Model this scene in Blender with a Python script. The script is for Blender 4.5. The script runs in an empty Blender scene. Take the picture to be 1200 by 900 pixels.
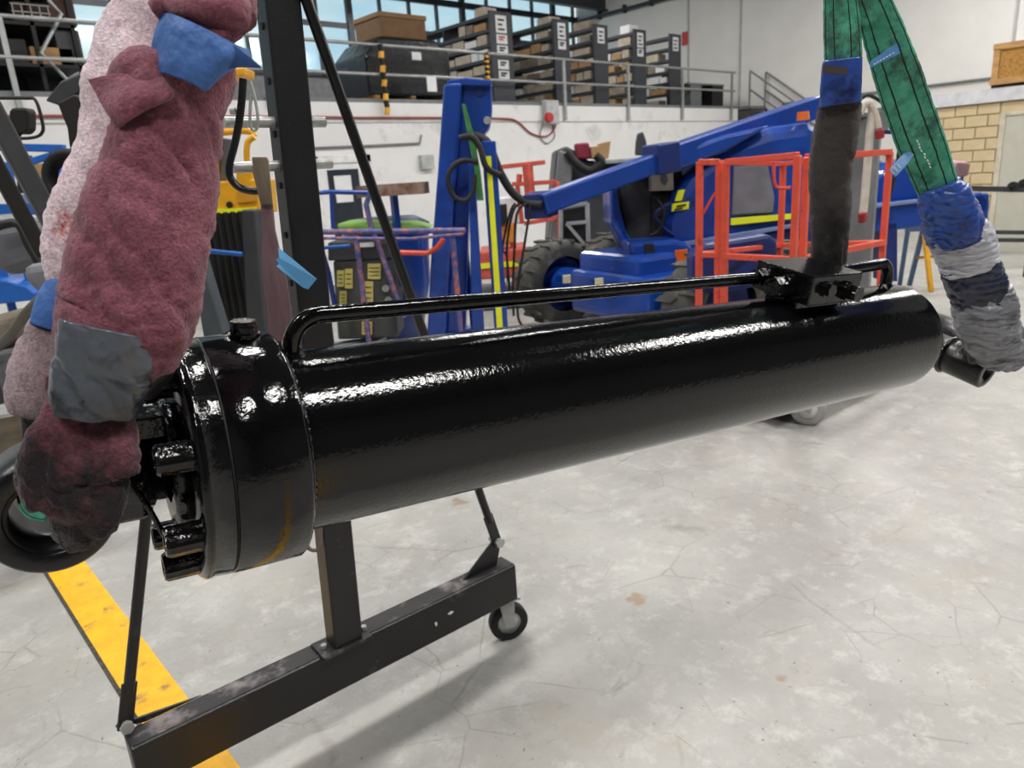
import bpy, bmesh, math, random
from mathutils import Vector, Matrix, noise
random.seed(7)
C = bpy.context.scene
COL = C.collection
# ------------------------------------------------------------------ camera
H = 1.55; F = 850.0
up = Vector((-200, 2950, 850)).normalized()
ax = Vector((964, 310, -850)); ax = (ax - ax.dot(up) * up).normalized()
ay = up.cross(ax)
R = Matrix((ax, ay, up))                       # camera -> world rotation
cam = bpy.data.cameras.new('camera'); camo = bpy.data.objects.new('camera', cam); COL.objects.link(camo)
camo.matrix_world = Matrix.Translation((0, 0, H)) @ R.to_4x4()
cam.sensor_width = 36; cam.lens = F / 1200 * 36; cam.clip_start = 0.02; cam.clip_end = 200
cam.dof.use_dof = True; cam.dof.focus_distance = 1.15; cam.dof.aperture_fstop = 7.5
C.camera = camo
# ------------------------------------------------------------------ world, lights, exposure
W = bpy.data.worlds.new('world'); C.world = W; W.use_nodes = True
nt = W.node_tree; nt.nodes.clear()
wo = nt.nodes.new('ShaderNodeOutputWorld'); bg = nt.nodes.new('ShaderNodeBackground')
tc = nt.nodes.new('ShaderNodeTexCoord'); ns = nt.nodes.new('ShaderNodeTexNoise'); cr = nt.nodes.new('ShaderNodeValToRGB')
mp = nt.nodes.new('ShaderNodeMapping'); mp.inputs['Scale'].default_value = (1, 1, 3)
ns.inputs['Scale'].default_value = 5; ns.inputs['Detail'].default_value = 6
cr.color_ramp.elements[0].position = .42; cr.color_ramp.elements[0].color = (.62, .80, .97, 1)
cr.color_ramp.elements[1].position = .62; cr.color_ramp.elements[1].color = (.93, .98, 1, 1)
nt.links.new(tc.outputs['Generated'], mp.inputs['Vector']); nt.links.new(mp.outputs[0], ns.inputs['Vector'])
nt.links.new(ns.outputs['Fac'], cr.inputs[0]); nt.links.new(cr.outputs[0], bg.inputs['Color'])
nt.links.new(bg.outputs[0], wo.inputs[0]); bg.inputs['Strength'].default_value = 1.0
C.view_settings.view_transform = 'Standard'; C.view_settings.look = 'None'
C.view_settings.gamma = 1; C.view_settings.use_curve_mapping = False
C.view_settings.exposure = 0.0
LAMP_W = 300.0                                   # watts of each ceiling lamp
LAMP_XY = [(x, y) for y in (-2.2, 4.6) for x in (-3.0, 2.6, 8.2, 13.8)] + [(17.2, 1.5), (5.0, 14.0), (13.0, 14.0)]
LAMP_Z = 7.3

# ------------------------------------------------------------------ helpers
HD = Vector((.669, .743, 0)).normalized()
O0 = Vector((0, 0, H))
def ray(px, py): return R @ Vector((px - 600, 450 - py, -F))
def G(px, py, z=0.0):
    r = ray(px, py); return O0 + r * ((z - H) / r.z)
def PL(px, py, k, v):
    r = ray(px, py); return O0 + r * ((v - O0[k]) / r[k])
def V(px, py, D):
    r = ray(px, py); return O0 + r * (D / r.dot(HD))
def depth(p): return -(R.transposed() @ (Vector(p) - O0)).z

class MB:
    def __init__(s): s.v = []; s.f = []; s.sm = []; s.uv = None
    def add(s, vs, fs, smooth=False):
        n = len(s.v); s.v += [tuple(v) for v in vs]; s.f += [tuple(n + i for i in f) for f in fs]; s.sm += [smooth] * len(fs); return s
    def frame(s, c, A, B, D):                   # centre + three half vectors
        c = Vector(c); vs = [c + A * i + B * j + D * k for i in (-1, 1) for j in (-1, 1) for k in (-1, 1)]
        return s.add(vs, [(0, 1, 3, 2), (4, 6, 7, 5), (0, 4, 5, 1), (2, 3, 7, 6), (0, 2, 6, 4), (1, 5, 7, 3)])
    def box(s, c, sx, sy, sz, rz=0):
        a = math.cos(rz); b = math.sin(rz)
        return s.frame(c, Vector((a, b, 0)) * sx / 2, Vector((-b, a, 0)) * sy / 2, Vector((0, 0, sz / 2)))
    def box2(s, x0, x1, y0, y1, z0, z1):
        return s.box(((x0 + x1) / 2, (y0 + y1) / 2, (z0 + z1) / 2), abs(x1 - x0), abs(y1 - y0), abs(z1 - z0))
    def bar(s, p, q, w, h=None, ref=(0, 0, 1)):
        p = Vector(p); q = Vector(q); d = (q - p); L = d.length; d.normalize(); h = h or w
        r = Vector(ref); 
        if abs(d.dot(r)) > .95: r = Vector((0, 1, 0)) if abs(d.y) < .9 else Vector((1, 0, 0))
        sd = d.cross(r).normalized(); u = sd.cross(d)
        return s.frame((p + q) / 2, d * L / 2, sd * w / 2, u * h / 2)
    def cyl(s, p, q, r0, r1=None, n=20, caps=True, smooth=True):
        p = Vector(p); q = Vector(q); r1 = r0 if r1 is None else r1
        d = (q - p).normalized(); a = d.orthogonal().normalized(); b = d.cross(a)
        vs = []
        for c, r in ((p, r0), (q, r1)):
            vs += [c + (a * math.cos(2 * math.pi * i / n) + b * math.sin(2 * math.pi * i / n)) * r for i in range(n)]
        s.add(vs, [(i, (i + 1) % n, n + (i + 1) % n, n + i) for i in range(n)], smooth)
        if caps:
            s.add(vs[:n], [tuple(range(n))[::-1]]); s.add(vs[n:], [tuple(range(n))])
        return s
    def lathe(s, o, d, prof, n=48, smooth=True, closed=False):   # prof: (t, r) along axis d from o
        o = Vector(o); d = Vector(d).normalized(); a = d.orthogonal().normalized(); b = d.cross(a); vs = []
        for t, r in prof:
            vs += [o + d * t + (a * math.cos(2 * math.pi * i / n) + b * math.sin(2 * math.pi * i / n)) * max(r, 1e-5) for i in range(n)]
        m = len(prof); fs = []
        for k in range(m if closed else m - 1):
            k2 = (k + 1) % m
            fs += [(k * n + i, k * n + (i + 1) % n, k2 * n + (i + 1) % n, k2 * n + i) for i in range(n)]
        return s.add(vs, fs, smooth)
    def tube(s, pts, r, n=12, smooth=True, close=False, caps=True):
        pts = [Vector(p) for p in pts]; m = len(pts); vs = []
        rr = r if isinstance(r, (list, tuple)) else [r] * m
        prev = None
        for k in range(m):
            if close: t = pts[(k + 1) % m] - pts[k - 1]
            else: t = pts[min(k + 1, m - 1)] - pts[max(k - 1, 0)]
            t.normalize()
            if prev is None: a = t.orthogonal().normalized()
            else: a = (prev - prev.dot(t) * t).normalized()
            prev = a; b = t.cross(a)
            vs += [pts[k] + (a * math.cos(2 * math.pi * i / n) + b * math.sin(2 * math.pi * i / n)) * rr[k] for i in range(n)]
        fs = [(k * n + i, k * n + (i + 1) % n, ((k + 1) % m) * n + (i + 1) % n, ((k + 1) % m) * n + i) for k in range(m if close else m - 1) for i in range(n)]
        s.add(vs, fs, smooth)
        if caps and not close: s.add(vs[:n], [tuple(range(n))[::-1]]); s.add(vs[-n:], [tuple(range(n))])
        return s
    def prism(s, poly, vec):
        poly = [Vector(p) for p in poly]; vec = Vector(vec); n = len(poly)
        s.add(poly + [p + vec for p in poly], [tuple(range(n))[::-1], tuple(range(n, 2 * n))] + [(i, (i + 1) % n, n + (i + 1) % n, n + i) for i in range(n)])
        return s
    def build(s, name, mat, parent=None, bevel=0, seg=2, kind=None, label=None, cat=None, group=None):
        me = bpy.data.meshes.new(name); off = Vector((0, 0, 0))
        if parent is None and s.v:
            xs = [v[0] for v in s.v]; ys = [v[1] for v in s.v]; zs = [v[2] for v in s.v]
            off = Vector(((min(xs) + max(xs)) / 2, (min(ys) + max(ys)) / 2, min(zs)))
        me.from_pydata([tuple(Vector(v) - off) for v in s.v], [], s.f); me.update()
        bm = bmesh.new(); bm.from_mesh(me); bmesh.ops.recalc_face_normals(bm, faces=bm.faces)
        bm.to_mesh(me); bm.free()
        me.polygons.foreach_set('use_smooth', s.sm)
        if s.uv:
            uvl = me.uv_layers.new(name='uv')
            for lp in me.loops: uvl.data[lp.index].uv = s.uv[lp.vertex_index]
        o = bpy.data.objects.new(name, me); COL.objects.link(o)
        if mat: me.materials.append(mat)
        if parent is not None:
            o.parent = parent
            if parent.type == 'EMPTY' or parent.get('_off'): o.location = -parent.location
        else: o.location = off
        if parent is None and off.length: o['_off'] = 1
        if bevel:
            b = o.modifiers.new('bevel', 'BEVEL'); b.width = bevel; b.segments = seg; b.limit_method = 'ANGLE'; b.angle_limit = .6
            b.harden_normals = True if False else False
        if kind: o['kind'] = kind
        if label: o['label'] = label
        if cat: o['category'] = cat
        if group: o['group'] = group
        return o

def thing(name, label, cat, loc=(0, 0, 0), group=None):
    o = bpy.data.objects.new(name, None); COL.objects.link(o); o.location = loc; o.empty_display_size = .1
    o['label'] = label; o['category'] = cat
    if group: o['group'] = group
    return o
def struct(name, mb, mat, bevel=0): return mb.build(name, mat, None, bevel, kind='structure')
def smoothpath(pts, k=6):
    P = [Vector(p) for p in pts]; out = []
    for i in range(len(P) - 1):
        p0 = P[max(i - 1, 0)]; p1 = P[i]; p2 = P[i + 1]; p3 = P[min(i + 2, len(P) - 1)]
        for j in range(k):
            t = j / k
            out.append(.5 * ((2 * p1) + (p2 - p0) * t + (2 * p0 - 5 * p1 + 4 * p2 - p3) * t * t + (3 * p1 - p0 - 3 * p2 + p3) * t ** 3))
    out.append(P[-1]); return out

# ------------------------------------------------------------------ materials
def lin(c): return tuple(((x / 255) / 12.92 if x / 255 <= .04045 else ((x / 255 + .055) / 1.055) ** 2.4) for x in c) + (1,)
MATS = {}
def mat(name, rgb, rough=.6, metal=0.0, var=.12, vs=8.0, bump=0.0, bs=60.0, spec=.5, coat=0, rgb2=None, dirt=None, dirt_amt=0, dirt_scale=3.0, sheen=0, alpha=1, stretch=None, coord='Object'):
    if name in MATS: return MATS[name]
    m = bpy.data.materials.new(name); m.use_nodes = True; n = m.node_tree; b = n.nodes['Principled BSDF']; L = n.links
    b.inputs['Roughness'].default_value = rough; b.inputs['Metallic'].default_value = metal
    b.inputs['Specular IOR Level'].default_value = spec; b.inputs['Coat Weight'].default_value = coat
    if sheen: b.inputs['Sheen Weight'].default_value = sheen; b.inputs['Sheen Roughness'].default_value = .6
    t = n.nodes.new('ShaderNodeTexCoord'); mpn = n.nodes.new('ShaderNodeMapping'); L.new(t.outputs[coord], mpn.inputs[0])
    if stretch: mpn.inputs['Scale'].default_value = stretch
    nz = n.nodes.new('ShaderNodeTexNoise'); nz.inputs['Scale'].default_value = vs; nz.inputs['Detail'].default_value = 5
    L.new(mpn.outputs[0], nz.inputs['Vector'])
    r = n.nodes.new('ShaderNodeValToRGB'); c1 = lin(rgb); c2 = lin(rgb2) if rgb2 else tuple(min(1, x * (1 + var)) for x in c1[:3]) + (1,)
    if not rgb2: c1 = tuple(x * (1 - var) for x in c1[:3]) + (1,)
    r.color_ramp.elements[0].position = .35; r.color_ramp.elements[0].color = c1
    r.color_ramp.elements[1].position = .65; r.color_ramp.elements[1].color = c2
    L.new(nz.outputs['Fac'], r.inputs[0]); out = r.outputs[0]
    if dirt:
        n2 = n.nodes.new('ShaderNodeTexNoise'); n2.inputs['Scale'].default_value = dirt_scale; n2.inputs['Detail'].default_value = 8; n2.inputs['Roughness'].default_value = .65
        L.new(mpn.outputs[0], n2.inputs['Vector'])
        r2 = n.nodes.new('ShaderNodeValToRGB'); r2.color_ramp.elements[0].position = .62 - dirt_amt * .3; r2.color_ramp.elements[1].position = .72 - dirt_amt * .2
        L.new(n2.outputs['Fac'], r2.inputs[0])
        mx = n.nodes.new('ShaderNodeMix'); mx.data_type = 'RGBA'; L.new(r2.outputs[0], mx.inputs['Factor'])
        L.new(out, mx.inputs['A']); mx.inputs['B'].default_value = lin(dirt); out = mx.outputs['Result']
    L.new(out, b.inputs['Base Color'])
    if bump:
        n3 = n.nodes.new('ShaderNodeTexNoise'); n3.inputs['Scale'].default_value = bs; n3.inputs['Detail'].default_value = 3
        L.new(mpn.outputs[0], n3.inputs['Vector'])
        bp = n.nodes.new('ShaderNodeBump'); bp.inputs['Strength'].default_value = bump; bp.inputs['Distance'].default_value = .01
        L.new(n3.outputs['Fac'], bp.inputs['Height']); L.new(bp.outputs[0], b.inputs['Normal'])
    MATS[name] = m; return m
GLOSS = mat('gloss_black_paint', (9, 9, 11), .09, 0, .1, bump=.075, bs=140, spec=.5)
GLOSS2 = mat('gloss_black_cast', (8, 8, 10), .13, 0, .1, bump=.25, bs=90, spec=.5)
SATIN = mat('satin_black_paint', (16, 16, 18), .32, 0, .1, bump=.1, bs=150, dirt=(50, 50, 52), dirt_amt=.05, dirt_scale=9)
FRAME = mat('scuffed_black_frame', (26, 26, 28), .38, 0, .15, bump=.08, bs=120, dirt=(74, 74, 76), dirt_amt=.03, dirt_scale=12)
FRAME_TOP = mat('worn_black_steel', (34, 33, 35), .55, 0, .25, bump=.1, bs=90, dirt=(120, 112, 112), dirt_amt=.35, dirt_scale=9)
ZINC = mat('zinc_steel', (178, 180, 178), .38, .45, .15, vs=30, bump=.1)
RUBBER = mat('black_rubber', (24, 24, 26), .7, 0, .2, bump=.2, bs=80)
TYRE = mat('dusty_tyre', (74, 74, 70), .85, 0, .2, vs=6, bump=.4, bs=30, dirt=(110, 108, 98), dirt_amt=.3, dirt_scale=5)
BLUE = mat('blue_machine_paint', (20, 64, 150), .3, 0, .15, vs=2, bump=.05, bs=20, coat=.3, dirt=(16, 38, 112), dirt_amt=.15, dirt_scale=2)
BLUE_D = mat('blue_dark_paint', (18, 40, 104), .45, 0, .2, vs=4, bump=.1)
BLUE_L = mat('blue_rack_paint', (28, 92, 175), .45, 0, .1)
REDO = mat('orange_red_paint', (212, 80, 58), .4, 0, .1, vs=12, bump=.05, dirt=(160, 60, 45), dirt_amt=.15, dirt_scale=12)
SALMON = mat('faded_red_paint', (196, 84, 68), .6, 0, .15)
YEL = mat('yellow_machine_paint', (226, 165, 30), .4, 0, .12, vs=6, dirt=(150, 105, 20), dirt_amt=.1)
FLUO = mat('fluorescent_yellow', (236, 240, 40), .4, 0, .05)
DGREY = mat('dark_grey_steel', (58, 60, 64), .5, 0, .12)
MGREY = mat('mid_grey_steel', (112, 116, 118), .5, 0, .12, bump=.05)
RACK = mat('rack_grey', (54, 57, 64), .5, 0, .06)
BLK = mat('matt_black', (18, 18, 19), .6, 0, .2, bump=.1)
WALLM = mat('white_wall_paint', (226, 226, 226), .7, 0, .03, vs=2, bump=.05, bs=30, dirt=(200, 200, 198), dirt_amt=.15, dirt_scale=1.5)
WALLG = mat('pale_grey_panel', (228, 226, 222), .7, 0, .03, vs=1.5)
CEILM = mat('dark_ceiling', (70, 72, 74), .8)
RAIL = mat('galvanised_rail', (165, 168, 168), .45, .6, .1)
CARD = mat('cardboard', (176, 140, 96), .85, 0, .12, vs=5)
CARD2 = mat('pale_carton', (188, 176, 158), .85, 0, .12, vs=5)
GRIME = mat('grimy_carton', (140, 128, 112), .85, 0, .2, vs=6)
PAPER = mat('white_paper', (225, 226, 228), .7, 0, .04)
INK = mat('black_ink', (25, 25, 28), .7)
BEAMD = mat('dark_steel_mullion', (60, 66, 72), .5)
GREEN = mat('green_strap', (60, 120, 62), .8, 0, .2, vs=20)
CREAM = mat('cream_hose_sleeve', (196, 190, 178), .8, 0, .15, bump=.3, bs=60)
WOODP = mat('plywood', (196, 152, 96), .7, 0, .15, vs=4, stretch=(1, 1, 6))
OSB = mat('osb_board', (196, 150, 78), .8, 0, .3, vs=40, rgb2=(160, 112, 52))
DOORM = mat('beige_door', (196, 194, 180), .5, 0, .03)
BRICKM = mat('cream_brick', (206, 184, 142), .75, 0, .12, vs=3, bump=.2, bs=40, rgb2=(216, 198, 162))
BRICKM2 = mat('cream_brick_pale', (212, 192, 154), .75, 0, .1, vs=3, bump=.2, bs=40)
MORTAR = mat('tan_mortar', (172, 154, 110), .9, 0, .1, vs=10)
GREYPAD = mat('grey_vinyl', (96, 98, 104), .5, 0, .12, bump=.15, bs=25)
LAMPM = bpy.data.materials.new('lamp_lens'); LAMPM.use_nodes = True
GL = bpy.data.materials.new('window_glass'); GL.use_nodes = True
def setup_glass():
    n = GL.node_tree; n.nodes.clear(); o = n.nodes.new('ShaderNodeOutputMaterial'); mx = n.nodes.new('ShaderNodeMixShader')
    t = n.nodes.new('ShaderNodeBsdfTransparent'); t.inputs[0].default_value = (.88, .97, .97, 1)
    g = n.nodes.new('ShaderNodeBsdfGlossy'); g.inputs['Roughness'].default_value = .1; mx.inputs[0].default_value = .08
    n.links.new(t.outputs[0], mx.inputs[1]); n.links.new(g.outputs[0], mx.inputs[2]); n.links.new(mx.outputs[0], o.inputs[0])
setup_glass()
b = LAMPM.node_tree.nodes['Principled BSDF']; b.inputs['Emission Color'].default_value = (1, .97, .92, 1); b.inputs['Emission Strength'].default_value = 3; b.inputs['Base Color'].default_value = (.8, .8, .8, 1)

def floor_mat():
    m = bpy.data.materials.new('scuffed_concrete'); m.use_nodes = True; n = m.node_tree; L = n.links; b = n.nodes['Principled BSDF']
    t = n.nodes.new('ShaderNodeTexCoord'); co = t.outputs['Object']
    def nz(sc, det=6, ro=.6, st=None, dist=0):
        x = n.nodes.new('ShaderNodeTexNoise'); x.inputs['Scale'].default_value = sc; x.inputs['Detail'].default_value = det; x.inputs['Roughness'].default_value = ro; x.inputs['Distortion'].default_value = dist
        if st:
            mm = n.nodes.new('ShaderNodeMapping'); mm.inputs['Scale'].default_value = st[0]; mm.inputs['Rotation'].default_value = (0, 0, st[1]); L.new(co, mm.inputs[0]); L.new(mm.outputs[0], x.inputs['Vector'])
        else: L.new(co, x.inputs['Vector'])
        return x.outputs['Fac']
    def ramp(s, stops):
        r = n.nodes.new('ShaderNodeValToRGB'); e = r.color_ramp.elements
        e[0].position, e[0].color = stops[0]; e[1].position, e[1].color = stops[1]
        for p, c in stops[2:]:
            q = e.new(p); q.color = c
        L.new(s, r.inputs[0]); return r.outputs[0]
    def mix(a, bcol, fac, mode='MIX'):
        x = n.nodes.new('ShaderNodeMix'); x.data_type = 'RGBA'; x.blend_type = mode
        L.new(fac, x.inputs['Factor']) if not isinstance(fac, float) else x.inputs['Factor'].__setattr__('default_value', fac)
        L.new(a, x.inputs['A'])
        if isinstance(bcol, tuple): x.inputs['B'].default_value = bcol
        else: L.new(bcol, x.inputs['B'])
        return x.outputs['Result']
    base = ramp(nz(1.3, 9, .7), [(.3, lin((142, 141, 137))), (.7, lin((173, 172, 168)))])
    base = mix(base, lin((158, 150, 132)), ramp(nz(2.2, 8, .7, dist=1), [(.52, (0, 0, 0, 1)), (.8, (.6, .6, .6, 1))]))
    base = mix(base, lin((200, 200, 196)), ramp(nz(9, 10, .75), [(.52, (0, 0, 0, 1)), (.7, (.55, .55, .55, 1))]))
    base = mix(base, lin((140, 138, 134)), ramp(nz(22, 8, .7), [(.58, (0, 0, 0, 1)), (.75, (.5, .5, .5, 1))]))
    # tyre rubs and scratches
    for rot, sc in ((.5, 1.4), (-.9, 1.1)):
        base = mix(base, lin((104, 102, 100)), ramp(nz(sc, 10, .72, ((1, 22, 1), rot), .3), [(.66, (0, 0, 0, 1)), (.76, (.4, .4, .4, 1))]))
    def cracks(sc, dist, width, amt, msc, off):
        mp_ = n.nodes.new('ShaderNodeMapping'); mp_.inputs['Location'].default_value = (off, off * 1.7, 0); mp_.inputs['Rotation'].default_value = (0, 0, off); L.new(co, mp_.inputs[0])
        nn = n.nodes.new('ShaderNodeTexNoise'); nn.inputs['Scale'].default_value = 3.0; nn.inputs['Detail'].default_value = 6; L.new(mp_.outputs[0], nn.inputs['Vector'])
        ad = n.nodes.new('ShaderNodeMix'); ad.data_type = 'VECTOR'; ad.inputs['Factor'].default_value = dist; L.new(mp_.outputs[0], ad.inputs['A']); L.new(nn.outputs['Color'], ad.inputs['B'])
        vo = n.nodes.new('ShaderNodeTexVoronoi'); vo.feature = 'DISTANCE_TO_EDGE'; vo.inputs['Scale'].default_value = sc; L.new(ad.outputs['Result'], vo.inputs['Vector'])
        ln = ramp(vo.outputs['Distance'], [(0.0, (1, 1, 1, 1)), (width, (0, 0, 0, 1))]); mk = ramp(nz(msc, 5, .6), [(.5, (0, 0, 0, 1)), (.62, (amt, amt, amt, 1))])
        x = n.nodes.new('ShaderNodeMath'); x.operation = 'MULTIPLY'; L.new(ln, x.inputs[0]); L.new(mk, x.inputs[1]); return x.outputs[0]
    for sc, di, wd, am, ms, of in ((.9, .10, .008, .6, 1.7, 1.3), (2.3, .06, .010, .5, 2.6, 2.9), (5.0, .05, .02, .45, 3.4, 4.4)):
        base = mix(base, lin((108, 106, 92)), cracks(sc, di, wd, am, ms, of))
    base = mix(base, lin((126, 124, 104)), ramp(nz(7, 9, .8), [(.58, (0, 0, 0, 1)), (.74, (.55, .55, .55, 1))]))
    # orange spots + dark specks
    base = mix(base, lin((140, 112, 84)), ramp(nz(5, 3, .5), [(.70, (0, 0, 0, 1)), (.75, (.7, .7, .7, 1))]))
    base = mix(base, lin((92, 90, 86)), ramp(nz(48, 3, .5), [(.71, (0, 0, 0, 1)), (.74, (.7, .7, .7, 1))]))
    L.new(base, b.inputs['Base Color'])
    rr = ramp(nz(6, 6), [(.3, (.32, .32, .32, 1)), (.7, (.6, .6, .6, 1))]); L.new(rr, b.inputs['Roughness'])
    bp = n.nodes.new('ShaderNodeBump'); bp.inputs['Strength'].default_value = .15; bp.inputs['Distance'].default_value = .01; L.new(nz(40, 6), bp.inputs['Height']); L.new(bp.outputs[0], b.inputs['Normal'])
    return m
FLOORM = floor_mat()

# ------------------------------------------------------------------ setting
YW = 10.885; XS = 19.5; YC = 17.36; ZM = 2.85; ZT = 8.2
struct('floor', MB().box2(-9, XS + .2, -10, YC + .2, -.15, 0), FLOORM)
struct('ceiling', MB().box2(-9, XS + .2, -10, YC + .2, ZT, ZT + .2), CEILM)
mb = MB().box2(-9, 18.55, YW, YW + .2, 0, ZM - .001)
struct('wall_back', mb, WALLM)
struct('trim_1', MB().box2(-9, 18.55, YW - .012, YW, ZM - .32, ZM - .30), mat('joint', (170, 170, 168), .8))
struct('mezzanine_floor', MB().box2(-9, 18.55, YW + .0, YC, ZM, ZM + .06), MGREY)
struct('wall_right', MB().box2(XS, XS + .2, -10, YC, 0, ZT), WALLG)
struct('wall_left', MB().box2(-9.2, -9, -10, YC, 0, ZT), mat('left_wall', (120, 120, 120), .8))
struct('wall_front', MB().box2(-9, XS, -10.2, -10, 0, ZT), mat('front_wall', (88, 88, 90), .8))
for k, px in enumerate((807, 868)):
    y = PL(px, 50, 0, XS).y
    struct('trim_%d' % (k + 2), MB().box2(XS - .03, XS, y - .025, y + .025, 0, ZT), mat('panel_seam', (176, 176, 174), .7))
struct('trim_4', MB().box2(XS - .03, XS, 4.9, 4.94, 0, ZT), MATS['panel_seam'])
# window wall: sill wall + lintel + panes
struct('wall_window_sill', MB().box2(-9, XS, YC, YC + .2, 0, 4.24), mat('sill_wall', (120, 122, 124), .7))
struct('wall_window_lintel', MB().box2(-9, XS, YC, YC + .2, 7.4, ZT), DGREY)
frame = MB()
zr = [4.24, 5.02, 5.40, 6.25, 7.4]
for z, w in ((4.27, .10), (5.02, .04), (5.42, .12), (6.24, .16), (7.36, .1)): frame.box2(-9, XS, YC - .06, YC + .02, z - w / 2, z + w / 2)
xs = []; x = -8.6
while x < XS: xs.append(x); x += .93
for i, x in enumerate(xs):
    w = .16 if i % 4 == 1 else .055
    frame.box2(x - w / 2, x + w / 2, YC - .09, YC + .02, 4.24, 7.4)
win = struct('window_1', frame, BEAMD)
for i in range(len(xs) - 1):
    if xs[i] < .5: 
        if i == 0: MB().box2(xs[0], .5, YC + .03, YC + .04, 4.27, 7.36).build('window_pane', GL, win)
        continue
    for z0, z1 in ((4.27, 5.02), (5.02, 5.42), (5.42, 6.24), (6.24, 7.36)):
        MB().box2(xs[i] + .02, xs[i + 1] - .02, YC + .03, YC + .04, z0 + .01, z1 - .01).build('window_pane', GL, win)
# roof beam near the corner + sprinkler pipe
t = thing('roof_beam', 'dark steel roof beam crossing above the shelving in the far upper corner', 'beam', (12, 16.2, 6.35))
MB().box2(10.2, XS, 16.1, 16.12, 6.3, 6.75).build('web', DGREY, t); MB().box2(10.2, XS, 16.0, 16.22, 6.28, 6.32).build('flange', DGREY, t); MB().box2(10.2, XS, 16.0, 16.22, 6.73, 6.77).build('flange', DGREY, t)
t = thing('sprinkler_pipe', 'thin dark pipe running high along the grey upper wall', 'pipe', (XS - .08, 10, 6.15))
MB().cyl((XS - .12, YC - .1, 6.17), (XS - .12, 9, 6.17), .05, n=10).build('pipe', DGREY, t)
for y in (16.3, 15.3, 14.3, 13.3, 12.3): MB().box2(XS - .16, XS - .01, y - .03, y + .03, 6.08, 6.3).build('bracket', DGREY, t)
t = thing('conduit', 'thin grey conduit along the white side wall behind the green slings', 'conduit', (XS - .05, 7, 2.9))
MB().cyl((XS - .05, 10.1, 2.9), (XS - .05, 3, 2.9), .03, n=8).build('pipe', MGREY, t)
p = PL(803, 45, 0, XS - .02)
MB().box((XS - .02, p.y, p.z), .02, .22, .35).build('wall_sign', mat('red_sign', (190, 70, 66), .6), None, label='small red notice on the grey upper wall right of the shelving', cat='sign')

# ceiling lamps (real lamps)
for i, (x, y) in enumerate(LAMP_XY):
    t = thing('ceiling_lamp', 'long white ceiling lamp above the workshop', 'lamp', (x, y, LAMP_Z), 'ceiling lamps')
    MB().box2(x - 1.3, x + 1.3, y - .5, y + .5, LAMP_Z + .03, LAMP_Z + .12).build('housing', PAPER, t)
    for s in (-1, 1): MB().cyl((x + s, y, LAMP_Z + .12), (x + s, y, ZT), .008, n=6).build('suspension_wire', ZINC, t)
    ld = bpy.data.lights.new('lamp_light', 'AREA'); ld.shape = 'RECTANGLE'; ld.size = 2.5; ld.size_y = .9; ld.energy = LAMP_W; ld.color = (1, .975, .94)
    lo = bpy.data.objects.new('lamp_light', ld); COL.objects.link(lo); lo.parent = t; lo.location = (0, 0, .02)

# yellow floor line with a dark groove on its left
lw = mat('yellow_floor_paint', (236, 176, 34), .5, 0, .1, vs=14, bump=.1, dirt=(132, 112, 74), dirt_amt=.12, dirt_scale=9)
a0 = G(55, 665); a1 = G(100, 655); b0 = G(165, 845); b1 = G(215, 840)
MB().prism([(a0.x + .0, 5.2, .0), (a1.x - .0, 5.2, .0), (a1.x - .05, -4.0, .0), (a0.x - .05, -4.0, .0)], (0, 0, .002)).build('floor_line', lw, None, label='yellow painted line on the concrete floor under the black stand', cat='floor marking')
MB().prism([(a0.x - .014, 5.2, .0), (a0.x, 5.2, .0), (a0.x - .05, -4.0, .0), (a0.x - .064, -4.0, .0)], (0, 0, .0015)).build('floor_joint', mat('joint_dirt', (40, 38, 34), .9, rgb2=(80, 76, 66), vs=60), None, label='dark dirt filled joint along the left edge of the yellow line', cat='floor joint')

# ------------------------------------------------------------------ mezzanine guard rail
t = thing('guard_rail', 'galvanised two bar guard rail along the mezzanine edge', 'railing', (10, YW - .03, ZM))
yr = YW - .05
for z in (3.73, 3.28): MB().cyl((-2, yr, z), (18.3, yr, z), .026, n=10).build('rail', RAIL, t)
for px in (15, 661, 736, 800, 858):
    x = PL(px, 90, 1, yr).x; MB().box2(x - .03, x + .03, yr - .02, yr + .02, ZM - .28, 3.75).build('post', RAIL, t)
for x in (5.3,): MB().box2(x - .03, x + .03, yr - .02, yr + .02, ZM - .1, 3.75).build('post', RAIL, t)
# stairs
t = thing('staircase', 'grey steel staircase with handrails descending from the mezzanine end', 'stairs', (19, 9, 0))
def st(y): return ZM - (YW - .3 - y) * .72
for x in (18.6, 19.42):
    MB().prism([(x, YW - .3, ZM), (x, YW - .3, ZM - .3), (x, YW - 4.2, st(YW - 4.2) - .3), (x, YW - 4.2, st(YW - 4.2))], (.04, 0, 0)).build('stringer', DGREY, t)
    for dz in (.45, .9): MB().cyl((x, YW - .3, ZM + dz), (x, YW - 4.2, st(YW - 4.2) + dz), .025, n=8).build('handrail', MGREY, t)
    for k in range(4):
        y = YW - .3 - k * 1.2; MB().cyl((x, y, st(y)), (x, y, st(y) + .9), .025, n=8).build('baluster', MGREY, t)
for k in range(14):
    y = YW - .45 - k * .28; MB().box2(18.62, 19.42, y - .12, y + .12, st(y) - .05, st(y) - .02).build('tread', DGREY, t)
struct('mezzanine_landing', MB().box2(18.55, XS, YW - .3, YC, ZM - .02, ZM + .05), MGREY)

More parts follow.
